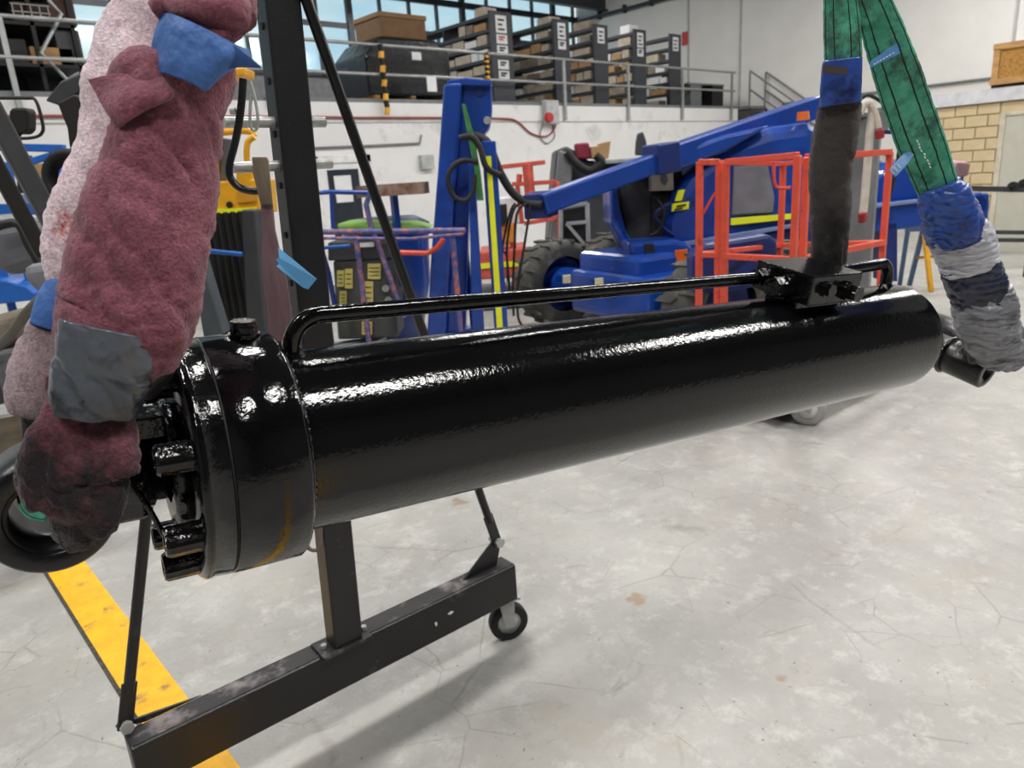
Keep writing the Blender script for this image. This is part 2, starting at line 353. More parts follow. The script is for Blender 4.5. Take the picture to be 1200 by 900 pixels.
# ------------------------------------------------------------------ shelving on the mezzanine with cartons
YF = 11.6
racks = []
words = ['first', 'second', 'third', 'fourth', 'fifth']
for k, (pl, pr) in enumerate(((575, 600), (649, 667), (696, 712), (743, 757), (785, 798))):
    x0 = PL(pl, 40, 1, YF).x; x1 = PL(pr, 40, 1, YF).x; racks.append((x0, x1))
    t = thing('shelving_unit', ['widest dark shelving unit on the mezzanine, end panel with five white labels', 'dark shelving unit with two labels, next right of the widest one', 'dark shelving unit on the mezzanine with one label, middle of the five', 'dark shelving unit with two labels, second from the far right of the mezzanine', 'narrowest dark shelving unit on the mezzanine beside the desk'][k], 'shelving', ((x0 + x1) / 2, YF, ZM + .06))
    y1 = YF + 4.6
    MB().box2(x0, x1, YF, YF + .05, ZM + .06, 4.67).build('end_panel', RACK, t)
    for yy in (YF + 1.5, YF + 3.0, y1): MB().box2(x0 + .01, x1 - .01, yy, yy + .03, ZM + .06, 4.6).build('side_panel', RACK, t)
    for j in range(7):
        z = ZM + .16 + j * .265; MB().box2(x0 + .01, x1 - .01, YF + .05, y1, z - .02, z).box2(x0, x0 + .012, YF + .05, y1, z - .05, z + .012).build('shelf', RACK, t)
    nlab = (5, 2, 1, 2, 1)[k]
    w = (x1 - x0) * .5
    zz = 4.60
    for q in range(nlab):
        hgt = (.32 if q == 0 else .17); lb = MB().box2((x0 + x1) / 2 - w / 2, (x0 + x1) / 2 + w / 2, YF - .006, YF, zz - hgt, zz).build('label_card', PAPER, t)
        mm = MB()
        for s in range(3 if q == 0 else 2): mm.box2((x0 + x1) / 2 - w * .3, (x0 + x1) / 2 + w * .3 * (1 if s % 2 == 0 else .4), YF - .009, YF - .006, zz - hgt * (.25 + .27 * s) - .02, zz - hgt * (.25 + .27 * s) + .015)
        mm.build('print', mat('red_print', (190, 90, 70), .7) if (k == 0 and q == 1) else INK, lb, label=None)
        zz -= hgt + .03 if q != 2 else hgt + .10
ncart = 0
cm = [CARD2, CARD2, GRIME, CARD, PAPER]
protos = {}
for k, (x0, x1) in enumerate(racks):
    for j in range(7):
        z = ZM + .16 + j * .265 + .001; y = YF + .1 + random.random() * .1
        while y < YF + 4.45 and ncart < 298:
            w = random.choice((.22, .3, .38, .5)); h = random.choice((.14, .17, .19)); 
            mi = random.randrange(5)
            if random.random() < .06: y += .2
            key = (w, h, mi)
            if key not in protos:
                o = MB().box((0, 0, h / 2), .34, w - .02, h).build('parts_carton', cm[mi], None); protos[key] = o; o['used'] = 0
                if o.get('_off'): del o['_off']
            o = protos[key]
            if o['used']: o = o.copy(); COL.objects.link(o)
            protos[key]['used'] = 1
            o.location = (x0 + .18 + .01, y + w / 2, z); o['label'] = 'small carton on the %s shelving unit from the left on the mezzanine' % words[k]; o['category'] = 'carton'; o['group'] = 'cartons on the %s shelving unit' % words[k]
            ncart += 1; y += w + .02
            if ncart > 60 * (k + 1): break
for o in protos.values():
    if 'used' in o: del o['used']
for o in COL.objects:
    if 'used' in o: del o['used']

# wrapped pallet, brown carton, striped posts, desk
a = PL(425, 100, 1, 11.5).x; b_ = PL(522, 100, 1, 11.5).x
t = thing('wrapped_pallet', 'pallet load wrapped in shiny black film on the mezzanine', 'pallet', ((a + b_) / 2, 11.7, ZM + .06))
mb = MB(); mb.prism([(a, 11.3, ZM + .17), (b_, 11.3, ZM + .17), (b_, 11.3, 3.75), (b_ - .3, 11.3, 3.98), (a + .3, 11.3, 3.95), (a, 11.3, 3.65)], (0, 1.1, 0)); mb.build('black_film_load', mat('black_film', (30, 31, 36), .2, bump=.6, bs=7), t, .04)
for q in range(3): x = a + .1 + q * (b_ - a - .3) / 2; MB().box2(x, x + .1, 11.3, 12.3, ZM + .06, ZM + .17).build('skid', WOODP, t)
MB().box2(a + .95, a + 1.15, 11.285, 11.3, 3.62, 3.75).build('paper_label', PAPER, t)
t = thing('brown_carton', 'large brown carton on top of the black wrapped pallet', 'carton', ((a + b_) / 2, 11.8, 3.98))
MB().box2(a + .42, b_ - .42, 11.4, 12.2, 3.985, 4.36).build('body', mat('brown_carton_paint', (112, 84, 56), .8), t, .01)
MB().box2(a + .40, b_ - .40, 11.38, 12.22, 4.30, 4.38).build('lid', mat('brown_lid', (130, 100, 68), .8), t, .01)
def stripepost(px, y0, y1, lab):
    x = PL(px, 90, 1, YW - .12).x; z1 = PL(px, y0, 1, YW - .12).z; z0 = PL(px, y1, 1, YW - .12).z
    t = thing('hazard_chain', lab, 'barrier', (x, YW - .12, z0))
    n = 10
    for i in range(n):
        za = z0 + (z1 - z0) * i / n; zb = z0 + (z1 - z0) * (i + 1) / n
        MB().tube([(x + .02 * (i % 2), YW - .12, za), (x + .02 * ((i + 1) % 2), YW - .12, zb)], .045, 8).build('link', (YEL, BLK)[i % 2], t)
stripepost(449, 52, 134, 'yellow and black hazard strap hanging in front of the wrapped pallet')
stripepost(571, 62, 92, 'short yellow and black hazard strap beside the first shelving unit')
x = PL(505, 98, 1, YW - .1).x
MB().box((x, YW - .12, 3.15), .2, .015, .24).build('paper_tag', PAPER, None, label='white paper tag hanging from the guard rail in front of the wrapped pallet', cat='tag')
a = PL(803, 100, 1, 11.6).x; b_ = PL(845, 100, 1, 11.6).x
t = thing('desk', 'grey office desk on the mezzanine right of the last shelving unit', 'desk', ((a + b_) / 2, 11.8, ZM + .06))
MB().box2(a, b_, 11.5, 12.2, 3.5, 3.54).build('desktop', MGREY, t); MB().box2(a + .1, a + .6, 11.5, 12.2, ZM + .06, 3.5).build('drawer_unit', MGREY, t); MB().box2(b_ - .6, b_ - .05, 11.5, 12.2, ZM + .06, 3.5).build('cabinet', BLK, t)
t = thing('office_chair', 'black office chair with a red seat edge behind the mezzanine desk', 'chair', ((a + b_) / 2, 12.5, ZM + .06))
MB().box2(a + .2, a + .8, 12.25, 12.75, 3.35, 3.45).build('seat', mat('red_fabric', (150, 60, 40), .8), t, .03)
MB().prism([(a + .5, 12.8, 3.5), (a + 1.0, 12.8, 3.5), (a + 1.1, 12.8, 3.95), (a + .8, 12.8, 3.98)], (0, .08, 0)).build('backrest', BLK, t, .02)
MB().cyl((a + .5, 12.5, ZM + .06), (a + .5, 12.5, 3.35), .03).build('stem', BLK, t)
# wall bits
t = thing('air_hose', 'dark red air hose strung along the white wall', 'hose', (8, YW - .03, 2.4))
pts = [PL(x, y, 1, YW - .03) for x, y in ((-20, 137), (80, 136), (355, 137), (420, 138), (515, 138), (590, 139), (607, 143), (622, 156), (640, 160), (650, 150), (651, 140))]
MB().tube(smoothpath(pts, 4), .018, 6).build('hose', mat('red_hose', (150, 70, 66), .6), t)
t = thing('hose_reel_box', 'grey wall box with a round red plug under the mezzanine rail', 'outlet', PL(642, 130, 1, YW))
p0 = PL(634, 118, 1, YW); p1 = PL(650, 146, 1, YW)
MB().box2(p0.x, p1.x, YW - .15, YW, p1.z, p0.z).build('housing', mat('light_grey_plastic', (175, 178, 180), .5), t, .02)
pc = PL(642, 138, 1, YW - .15); MB().cyl(pc, pc + Vector((0, -.08, 0)), .1, .09).build('plug', mat('red_plastic', (180, 40, 44), .4), t)
t = thing('cable_loop', 'thin grey cable looping under the red plug box', 'cable', PL(642, 150, 1, YW))
MB().tube(smoothpath([PL(x, y, 1, YW - .03) for x, y in ((636, 145), (633, 160), (641, 168), (650, 160), (647, 146))], 5), .012, 6).build('cable', MGREY, t)
p0 = PL(490, 182, 1, YW); p1 = PL(506, 198, 1, YW)
MB().box2(p0.x, p1.x, YW - .1, YW, p1.z, p0.z).build('junction_box', mat('grey_box', (178, 180, 180), .5), None, .01, label='small grey junction box on the white wall left of the blue mast', cat='outlet')
t = thing('wall_conduit', 'thin grey conduit running level on the white wall above the door', 'conduit', PL(430, 172, 1, YW))
MB().tube([PL(x, y, 1, YW - .03) for x, y in ((355, 174), (430, 171), (492, 168), (494, 158))], .018, 6).build('pipe', MGREY, t)
# white door with glazed panel
d0 = PL(362, 184, 1, YW).x; d1 = PL(432, 184, 1, YW).x; zt = PL(400, 182, 1, YW).z
fr = MB().box2(d0, d0 + .12, YW - .06, YW, 0, zt).box2(d1 - .12, d1, YW - .06, YW, 0, zt).box2(d0, d1, YW - .06, YW, zt - .12, zt)
dr = struct('door_1', fr, mat('white_frame', (222, 222, 220), .5), .005)
MB().box2(d0 + .12, d1 - .12, YW - .035, YW - .005, 0, zt - .12).build('door_leaf', PAPER, dr)
MB().box2(d0 + .26, d1 - .26, YW - .05, YW - .035, .55, zt - .22).build('glass_panel', mat('dark_glass', (48, 54, 62), .15), dr)
MB().box2(d0 + .36, d1 - .42, YW - .056, YW - .05, 1.3, 1.72).build('notice', PAPER, dr)
MB().cyl((d1 - .18, YW - .1, 1.0), (d1 - .3, YW - .1, 1.0), .012).build('door_handle', ZINC, dr)

# ------------------------------------------------------------------ brick office, door, cap, crate
XB = 12.58; YB = 4.12; YE = 1.6
wb = struct('wall_brick_office', MB().box2(XB + .02, XB + .25, YE, YB - .01, 0, 2.1).box2(XB + .02, XS, YB - .2, YB - .01, 0, 2.1), MORTAR)
dy1 = 3.17; dy0 = 2.3; dz = 1.9
cz = .162; bl = .29; rows = 13
pr = {}
for r in range(rows):
    z = r * cz + .002; y = YB - (bl / 2 if r % 2 else 0); 
    if r % 2: segs = [(YB, YB - bl / 2)]
    else: segs = []
    while y - bl > YE: segs.append((y, y - bl)); y -= bl
    for (ya, yb) in segs:
        if z + cz < dz + .12 and yb < dy1 + .06:
            if ya <= dy1 + .08: 
                continue
            yb = dy1 + .06
        h = min(cz, 2.1 - z) - .014
        L_ = round(ya - yb - .014, 3); key = (L_, round(h, 3), random.randrange(2))
        if key not in pr:
            me_o = MB().box((0, 0, h / 2), .05, L_, h).build('brick', (BRICKM, BRICKM2)[key[2]], wb, .006, 1); o = me_o; pr[key] = o
        else: o = pr[key].copy(); COL.objects.link(o)
        o.parent = wb; o.location = Vector((XB + .025 + random.uniform(-.004, .004), (ya + yb) / 2, z)) - wb.location
struct('trim_5', MB().box2(XB - .05, XB + .4, YE, YB + .02, 2.1, 2.28), mat('white_cap', (214, 214, 218), .6))
struct('wall_office_roof', MB().box2(XB + .4, XS, YE, YB + .02, 2.18, 2.26), mat('white_cap', (214, 214, 218), .6))
fr = MB().box2(XB - .02, XB + .06, dy1 - .0, dy1 + .07, 0, dz + .05).box2(XB - .02, XB + .06, dy0 - .07, dy0, 0, dz + .05).box2(XB - .02, XB + .06, dy0, dy1, dz, dz + .05)
dr = struct('door_2', fr, mat('cream_frame', (206, 198, 178), .5), .005)
MB().box2(XB + .0, XB + .04, dy0, dy1, 0, dz).build('door_leaf', DOORM, dr)
MB().tube([(XB - .05, dy1 - .1, .92), (XB - .05, dy1 - .2, .92)], .012, 8).build('door_handle', ZINC, dr)
t = thing('wooden_crate', 'wooden crate with chipboard sides on top of the brick office', 'crate', (XB + .4, 3.0, 2.28))
ca, cb = 3.43, 2.2
MB().box2(XB + .05, XB + .8, cb + .03, ca - .03, 2.38, 2.84).build('chipboard_side', OSB, t)
for z in (2.36, 2.82): MB().box2(XB + .02, XB + .05, cb, ca, z - .03, z + .05).build('batten', WOODP, t)
for y in (ca - .06, cb + .03): MB().box2(XB + .02, XB + .05, y - .03, y + .05, 2.41, 2.80).build('batten', WOODP, t)
for x in (XB + .1, XB + .6): MB().box2(x, x + .1, cb, ca, 2.285, 2.38).build('skid', mat('dark_wood', (70, 48, 30), .8), t)

# ------------------------------------------------------------------ blue boom lift
def pv(px, py, D): return V(px, py, D)
def slab(mb, px, D, th, D2=None):                # outline on an upright plane at forward distance D, real thickness th
    return mb.prism([V(x, y, D) for x, y in px], HD * th)
def tyre(parent, c, axis, r, w, hubmat, name='wheel'):
    c = Vector(c); axis = Vector(axis).normalized()
    prof = [(-w / 2, r * .62), (-w / 2 * 1.02, r * .8), (-w / 2 * .92, r * .93), (-w / 2 * .6, r * .965), (w / 2 * .6, r * .965), (w / 2 * .92, r * .93), (w / 2 * 1.02, r * .8), (w / 2, r * .62)]
    o = MB().lathe(c, axis, prof, 40).build('tyre', TYRE, parent)
    lug = MB(); a = axis.orthogonal().normalized(); b2 = axis.cross(a); n = 18
    for i in range(n):
        for s in (-1, 1):
            an = 2 * math.pi * (i + (.5 if s > 0 else 0)) / n; rd = a * math.cos(an) + b2 * math.sin(an); tg = axis.cross(rd)
            lug.frame(c + rd * r * .965 + axis * s * w * .26, axis * w * .26, tg * r * .055 + axis * s * .03, rd * r * .03)
    lug.build('tread_lugs', TYRE, o, kind='stuff')
    MB().lathe(c, axis, [(-w * .3, .001), (-w * .3, r * .62), (w * .3, r * .62), (w * .3, r * .55), (w * .05, r * .45), (w * .05, .001)], 32).build('rim', hubmat, parent)
    return o
lift = thing('boom_lift', 'blue self propelled boom lift with a long raised arm behind the orange cage', 'boom lift', G(655, 378))
tc1 = G(655, 379) + Vector((0, 0, .44)); axl = Vector((-.28, -1, 0)).normalized(); axl = (G(838, 361, .44) - tc1); axl.z = 0; axn = axl.normalized()
tyre(lift, tc1, axn, .455, .34, BLUE_D)
tc2 = tc1 + axl; tyre(lift, tc2, axn, .455, .34, BLUE_D)
# far pair of wheels, hidden mostly
fw = Vector((-axn.y, axn.x, 0)); fw = fw if fw.x > 0 else -fw
for c in (tc1, tc2): tyre(lift, c + fw * .8, axn, .455, .34, BLUE_D)
MB().cyl(tc1 + axn * .0, tc1 + axn * .42, .17, n=20).build('wheel_hub', BLUE, lift, .01)
MB().frame(tc1 + axn * .48, axn * .28, fw * .16, Vector((0, 0, .13))).build('axle_end', BLUE, lift, .03)
m_ = (tc1 + tc2) / 2
MB().frame(m_ + Vector((0, 0, .02)) + axn * .12, axn * (axl.length / 2 - .55), fw * .3, Vector((0, 0, .2))).build('axle_beam', BLUE, lift, .05)
MB().frame(m_ + fw * .4 + Vector((0, 0, .2)), axn * .45, fw * .6, Vector((0, 0, .18))).build('chassis', BLUE, lift, .05)
lb = V(655, 330, 6.35)
for (x, y, D) in ((664, 327, 6.62), (702, 331, 6.2)):
    c = V(x, y, D); sd = Vector((HD.y, -HD.x, 0)); MB().frame(c, sd * .035, HD * .02, Vector((0, 0, .035))).build('warning_label', mat('pale_label', (205, 200, 160), .5), lift)
TD = 6.7
def lslab(name, px, D, th, m, bev=.03):
    o = slab(MB(), px, D, th).build(name, m, lift, bev, 3); return o
# turret with side covers
lslab('turntable_panel', [(724, 200), (760, 196), (800, 196), (800, 285), (785, 288), (735, 282), (727, 245)], TD + .2, .5, mat('textured_black_cover', (42, 44, 48), .6, bump=.2))
lslab('turntable_column', [(714, 212), (726, 209), (722, 248), (742, 285), (752, 300), (738, 300), (716, 262)], TD, .5, BLUE)
lslab('engine_cover', [(782, 300), (780, 262), (790, 228), (805, 205), (836, 182), (862, 162), (905, 148), (950, 142), (966, 150), (966, 300)], TD, 1.1, BLUE, .12)
lslab('cover_panel', [(860, 195), (900, 193), (908, 232), (906, 249), (858, 252)], TD - .03, .06, mat('grey_cover_panel', (120, 118, 126), .5), .01)
lslab('yellow_stripe', [(857, 256), (935, 250), (935, 256), (857, 264)], TD - .05, .03, FLUO, .002)
lslab('hood_top', [(738, 196), (790, 180), (850, 158), (905, 146), (860, 172), (800, 200), (770, 204)], TD - .15, .9, BLUE, .03)
lslab('rear_arm', [(735, 284), (790, 281), (806, 284), (820, 300), (815, 325), (800, 330), (784, 305), (740, 302)], TD - .35, .4, BLUE, .04)
lslab('reflector', [(791, 294), (806, 292), (806, 308), (792, 310)], TD - .37, .02, mat('orange_reflector', (220, 96, 30), .3), .004)
lslab('pivot_cap', [(755, 286), (766, 285), (768, 300), (757, 301)], TD - .37, .03, BLK, .006)
lslab('control_box', [(763, 199), (789, 197), (790, 223), (764, 224)], TD + .05, .14, mat('cream_control_box', (212, 206, 176), .5), .01)
lslab('control_handle', [(775, 203), (781, 203), (783, 212), (779, 218), (774, 212)], TD + .03, .02, MGREY, .003)
lslab('decal', [(795, 223), (803, 222), (799, 235), (791, 236)], TD - .02, .03, FLUO, .002)
lslab('decal', [(788, 239), (808, 236), (807, 245), (787, 248)], TD - .02, .03, FLUO, .002)
dk = slab(slab(MB(), [(793, 241), (804, 239), (804, 241), (793, 243)], TD - .03, .01), [(791, 245), (800, 243), (800, 244.5), (791, 246.5)], TD - .03, .01).build('decal_print', INK, lift)
lslab('hydraulic_cooler', [(764, 228), (784, 226), (784, 280), (764, 282)], TD + .12, .2, BLK, .01)
MB().tube(smoothpath([V(770, 232, TD), V(778, 250, TD - .02), V(772, 270, TD), V(762, 276, TD)], 5), .015, 6).build('hose', RUBBER, lift)
MB().tube(smoothpath([V(785, 238, TD), V(768, 250, TD - .02), V(776, 265, TD), V(790, 276, TD)], 5), .012, 6).build('hose', BLUE_D, lift)
# arm: from the near left tip up to the right
pA = V(634, 240, 6.0); pB = V(775, 188, 6.5); pC = V(955, 126, 7.3)
MB().bar(pA, pB, .16, .16).build('lower_boom', BLUE, lift, .015)
MB().bar(pB - (pC - pB).normalized() * .1, pC, .19, .20).build('upper_boom', BLUE, lift, .015)
MB().bar(pB + Vector((0, 0, .03)) - (pC - pB).normalized() * .12, pB + (pC - pB).normalized() * .12, .24, .25).build('boom_collar', BLUE_D, lift, .015)
MB().frame(pA + Vector((0, 0, 0)), (pB - pA).normalized() * .05, Vector((HD.y, -HD.x, 0)) * .1, Vector((0, 0, .1))).build('boom_tip', BLUE_D, lift, .01)
MB().cyl(V(941, 141, 6.7), V(941, 131, 6.7), .055, .05).build('beacon', mat('amber_beacon', (224, 110, 40), .3), lift)
# right side tail: lower deck beam, box and stripe
lslab('deck_beam', [(960, 245), (1160, 226), (1160, 248), (1100, 264), (960, 280)], TD + .1, .5, BLUE, .02)
lslab('deck_edge', [(940, 250), (1082, 233), (1082, 237), (940, 254)], TD + .05, .06, mat('pale_blue_edge', (120, 134, 170), .4), .004)
lslab('tail_cover', [(1030, 240), (1034, 205), (1050, 188), (1085, 192), (1092, 236)], TD + .3, .6, BLUE, .05)
lslab('tail_roll', [(1132, 228), (1152, 225), (1160, 232), (1160, 256), (1150, 262), (1134, 262)], TD + .1, .5, BLUE, .03)
lslab('frame_leg', [(1036, 262), (1052, 260), (1052, 330), (1038, 330)], TD + .1, .25, BLUE_D, .01)
lslab('side_sill', [(820, 285), (960, 262), (960, 292), (870, 318), (815, 325)], TD - .1, .5, BLUE_D, .02)
lslab('sill_edge', [(800, 284), (935, 262), (935, 266), (800, 289)], TD - .14, .05, MATS['pale_blue_edge'], .003)
slab(MB(), [(812, 300), (828, 286), (900, 274), (912, 282), (912, 318), (880, 338), (846, 343), (812, 345)], 4.98, .2).build('fender', BLUE_D, lift, .03)
# hoses hanging from the arm tip
t = thing('hose_bundle', 'thick black hose bundle drooping from the blue mast to the blue arm tip', 'hose', V(600, 240, 6.1))
MB().tube(smoothpath([V(556, 158, 6.05), V(572, 168, 6.0), V(585, 200, 6.0), V(600, 225, 6.0), V(618, 238, 6.0), V(636, 240, 5.95)], 6), .035, 10).build('hose', RUBBER, t)
for (dx, e) in ((0, 340), (9, 330), (14, 300)):
    MB().tube(smoothpath([V(618 - dx, 238, 5.95), V(606 - dx * .6, 250, 5.95), V(603 - dx, 290, 5.95), V(601 - dx * .5, e, 5.95), V(602 - dx * .5, e + 30, 5.95)], 5), .011, 6).build('cable', RUBBER, t)
MB().tube(smoothpath([V(622, 240, 5.95), V(614, 290, 5.95), V(607, 335, 5.95), V(607, 370, 5.95), V(612, 382, 5.95)], 5), .012, 6).build('cable', RUBBER, t)

# ------------------------------------------------------------------ blue mast with strap and stripe
MD = 6.2
t = thing('mast', 'tall upright blue steel mast with a green strap and a yellow striped leg', 'mast', Vector((V(540, 390, MD).x, V(540, 390, MD).y, 0)))
def gz(px, D, py=450):                          # floor point under pixel column at distance D (straight down)
    p = V(px, py, D); p.z = 0; return p
mb = slab(MB(), [(520, 98), (541, 97), (539, 140), (530, 260), (522, 400), (500, 400), (505, 300), (513, 200)], MD - .25, .3); mb.build('side_plate', BLUE, t, .02)
slab(MB(), [(541, 94), (576, 96), (577, 128), (574, 150), (560, 165), (552, 200), (548, 300), (545, 400), (522, 400), (530, 260), (538, 140)], MD - .12, .3).build('front_plate', BLUE, t, .02)
slab(MB(), [(524, 94), (545, 91), (576, 94), (576, 100), (524, 100)], MD - .2, .34).build('top_cap', BLUE, t, .01)
for (x, y) in ((547, 98), (562, 108), (571, 141)): MB().cyl(V(x, y, MD - .14), V(x, y, MD - .10), .03).build('bolt', ZINC if x == 571 else BLUE_D, t)
slab(MB(), [(549, 190), (556, 190), (568, 395), (553, 395)], MD - .3, .12).build('leg', BLUE, t, .01)
slab(MB(), [(564, 165), (581, 165), (596, 395), (580, 395)], MD - .35, .12).build('leg', BLUE, t, .01)
slab(MB(), [(569.5, 183), (575.5, 183), (590, 395), (583, 395)], MD - .365, .012).build('yellow_stripe', FLUO, t)
MB().frame(gz(545, MD) + Vector((0, 0, .06)), Vector((.3, 0, 0)), Vector((0, .3, 0)), Vector((0, 0, .06))).build('base_plate', BLUE_D, t, .01)
q0 = V(535, 398, MD); MB().bar((q0.x, q0.y, .1), (q0.x, q0.y, q0.z + .1), .3, .25).build('foot', BLUE, t, .01)
q0 = V(585, 393, MD - .3); MB().bar((q0.x, q0.y, 0), (q0.x, q0.y, q0.z + .05), .1, .1).build('foot', BLUE, t, .01)
slab(MB(), [(541, 122), (545, 122), (556, 160), (563, 200), (567, 235), (559, 235), (556, 200), (549, 165)], MD - .42, .012).build('green_strap', GREEN, None, .003, label='flat green lifting strap draped down the blue mast', cat='strap')
t2 = thing('cable_coil', 'black cable coil looped on the middle of the blue mast', 'cable', V(545, 215, MD - .45))
MB().tube(smoothpath([V(560, 190, MD - .42), V(543, 188, MD - .44), V(530, 196, MD - .45), V(525, 212, MD - .45), V(532, 230, MD - .45), V(545, 235, MD - .45), V(554, 224, MD - .44), V(556, 205, MD - .43)], 6), .02, 8).build('coil', RUBBER, t2)
MB().tube(smoothpath([V(538, 162, MD - .42), V(552, 160, MD - .42), V(562, 172, MD - .42), V(570, 196, MD - .42), V(586, 205, MD - .35)], 6), .024, 8).build('hose', RUBBER, t2)

# ------------------------------------------------------------------ orange-red cage (near)
cg = thing('work_platform_cage', 'orange red tubular work platform cage behind the port block of the black cylinder', 'cage', G(935, 485))
FL = G(819, 478); FR = G(936, 484)
CD = 4.15
def cp(px, py, D): return V(px, py, D)
Da, Db, Dc, Dd = 4.55, 4.0, 4.65, 5.15     # front left, front right, back right, back left
def vertical(name, px, ptop, D, w=.035):
    a = V(px, ptop, D); MB().bar((a.x, a.y, .12), a, w, w).build(name, REDO, cg, .004)
    return a
v1 = vertical('upright', 820, 190, Da); v2 = vertical('upright', 843, 190, Da - .05); v3 = vertical('upright', 851, 190, Da - .1)
v4 = vertical('upright', 935, 182, Db); v5 = vertical('upright', 946, 184, Db + .1); v6 = vertical('upright', 1043, 178, Dc); v7 = vertical('upright', 918, 192, Dd)
def rail(a, b, dz, w=.035):
    MB().bar(a + Vector((0, 0, dz)), b + Vector((0, 0, dz)), w, w).build('rail', REDO, cg, .004)
rail(v1, v2, 0); rail(v3, v4, 0); rail(v5, v6, 0); rail(v7, v6, 0, .03); rail(v7, v1, 0, .03)
for dz in (-.55,): rail(v1, v2, dz); rail(v3, v4, dz); rail(v5, v6, dz); rail(v7, v6, dz, .03); rail(v7, v1, dz, .03)
for dz in (-1.0,): rail(v3, v4, dz); rail(v5, v6, dz)
MB().bar(V(824, 250, Da), V(838, 226, Da - .05), .012).build('brace', REDO, cg)
MB().tube(smoothpath([V(907, 190, 5.0), V(907, 212, 5.0), V(912, 220, 5.0), V(926, 220, 5.0)], 4), .012, 6).build('latch_loop', REDO, cg)
zf = .12
c4 = [Vector((p.x, p.y, 0)) for p in (v1, v4, v6, v7)]
MB().prism([p + Vector((0, 0, zf)) for p in c4], (0, 0, .05)).build('platform_floor', DGREY, cg)
# castor of the cage showing under the barrel
def castor(name, c, axis, r, w, m, par, fork=ZINC, topz=None, tread=RUBBER):
    c = Vector(c); axis = Vector(axis).normalized()
    o = MB().lathe(c - axis * w / 2, axis, [(0, r * .62), (0, r * .9), (w * .15, r), (w * .85, r), (w, r * .9), (w, r * .62)], 32).build('wheel', tread, par)
    MB().lathe(c - axis * w * .45, axis, [(0, .001), (0, r * .64), (w * .9, r * .64), (w * .9, .001)], 24).build('wheel_hub', m, o)
    MB().cyl(c - axis * w * .75, c + axis * w * .75, r * .12, n=10).build('axle_bolt', ZINC, par)
    tz = topz if topz else c.z + r * 1.35
    fwd = Vector((0, 0, 1)).cross(axis)
    for s in (-1, 1):
        q = c + axis * w * .62 * s
        MB().prism([q - fwd * r * .22 + Vector((0, 0, -r * .2)), q + fwd * r * .22 + Vector((0, 0, -r * .2)), q + fwd * r * .5 + Vector((0, 0, tz - c.z - .006)), q - fwd * r * .3 + Vector((0, 0, tz - c.z - .006))], axis * .004 * s).build('fork', fork, par)
    MB().frame(c + Vector((0, 0, tz - c.z - .004)) + fwd * r * .1, axis * w * .8, fwd * r * .7, Vector((0, 0, .004))).build('swivel_plate', fork, par)
wc = G(946, 497) + Vector((0, 0, .1))
castor('castor', wc, (-.95, -.3, 0), .1, .06, mat('pale_hub', (225, 225, 220), .4), cg, topz=.23, tread=mat('grey_wheel', (165, 165, 162), .5))
for p in (c4[0], c4[2], c4[3]): castor('castor', p + Vector((0, 0, .06)), (.75, -.66, 0), .06, .05, ZINC, cg, topz=.12)
MB().bar((wc.x, wc.y, .25), (c4[1].x, c4[1].y, .25), .04).build('outrigger', REDO, cg)

# ------------------------------------------------------------------ grey column with hanging sleeve
t = thing('grey_column', 'grey steel column standing behind the orange cage', 'column', gz(1016, 5.6))
a = V(1016, 132, 5.6); MB().bar((a.x, a.y, 0), a, .2, .2, ref=(1, .3, 0)).build('post', MGREY, t, .01)
MB().frame(a + Vector((0, 0, -.02)), Vector((HD.y, -HD.x, 0)) * .13, HD * .1, Vector((0, 0, .012))).build('cap_plate', MGREY, t)
q = V(1033, 140, 5.5); MB().frame(q, Vector((HD.y, -HD.x, 0)) * .03, HD * .05, Vector((0, 0, .08))).build('bracket', MGREY, t)
MB().frame(Vector((a.x, a.y, .012)), Vector((.2, 0, 0)), Vector((0, .2, 0)), Vector((0, 0, .012))).build('base_plate', DGREY, t)
t = thing('sling_sleeve', 'cream sleeved hoist sling with red end fittings hanging on the grey column', 'sling', V(1015, 200, 5.35))
MB().tube(smoothpath([V(1007, 134, 5.35), V(1013, 122, 5.35), V(1022, 126, 5.35), V(1019, 160, 5.35), V(1016, 200, 5.35), V(1013, 235, 5.35), V(1011, 252, 5.35)], 5), .028, 10).build('sleeve', CREAM, t)
MB().tube(smoothpath([V(1022, 124, 5.33), V(1027, 136, 5.33), V(1030, 150, 5.33)], 5), .022, 8).build('sleeve', CREAM, t)
for (x, y) in ((1011, 255), (1031, 157)): MB().bar(V(x, y - 6, 5.33), V(x, y + 6, 5.33), .06, .05).build('end_fitting', mat('dull_red', (140, 36, 40), .5), t, .012)
MB().bar(V(1034, 155, 5.35), V(1050, 155, 5.35), .025).build('hook_bar', BLUE_D, t)
# black cable arc behind
MB().tube(smoothpath([V(1006, 118, 5.9), V(1020, 112, 5.9), V(1044, 130, 5.9), V(1054, 160, 5.9), V(1050, 200, 5.9), V(1040, 240, 5.9), V(1036, 262, 5.9)], 5), .014, 6).build('power_cable', RUBBER, None, label='black cable arching beside the grey column', cat='cable')

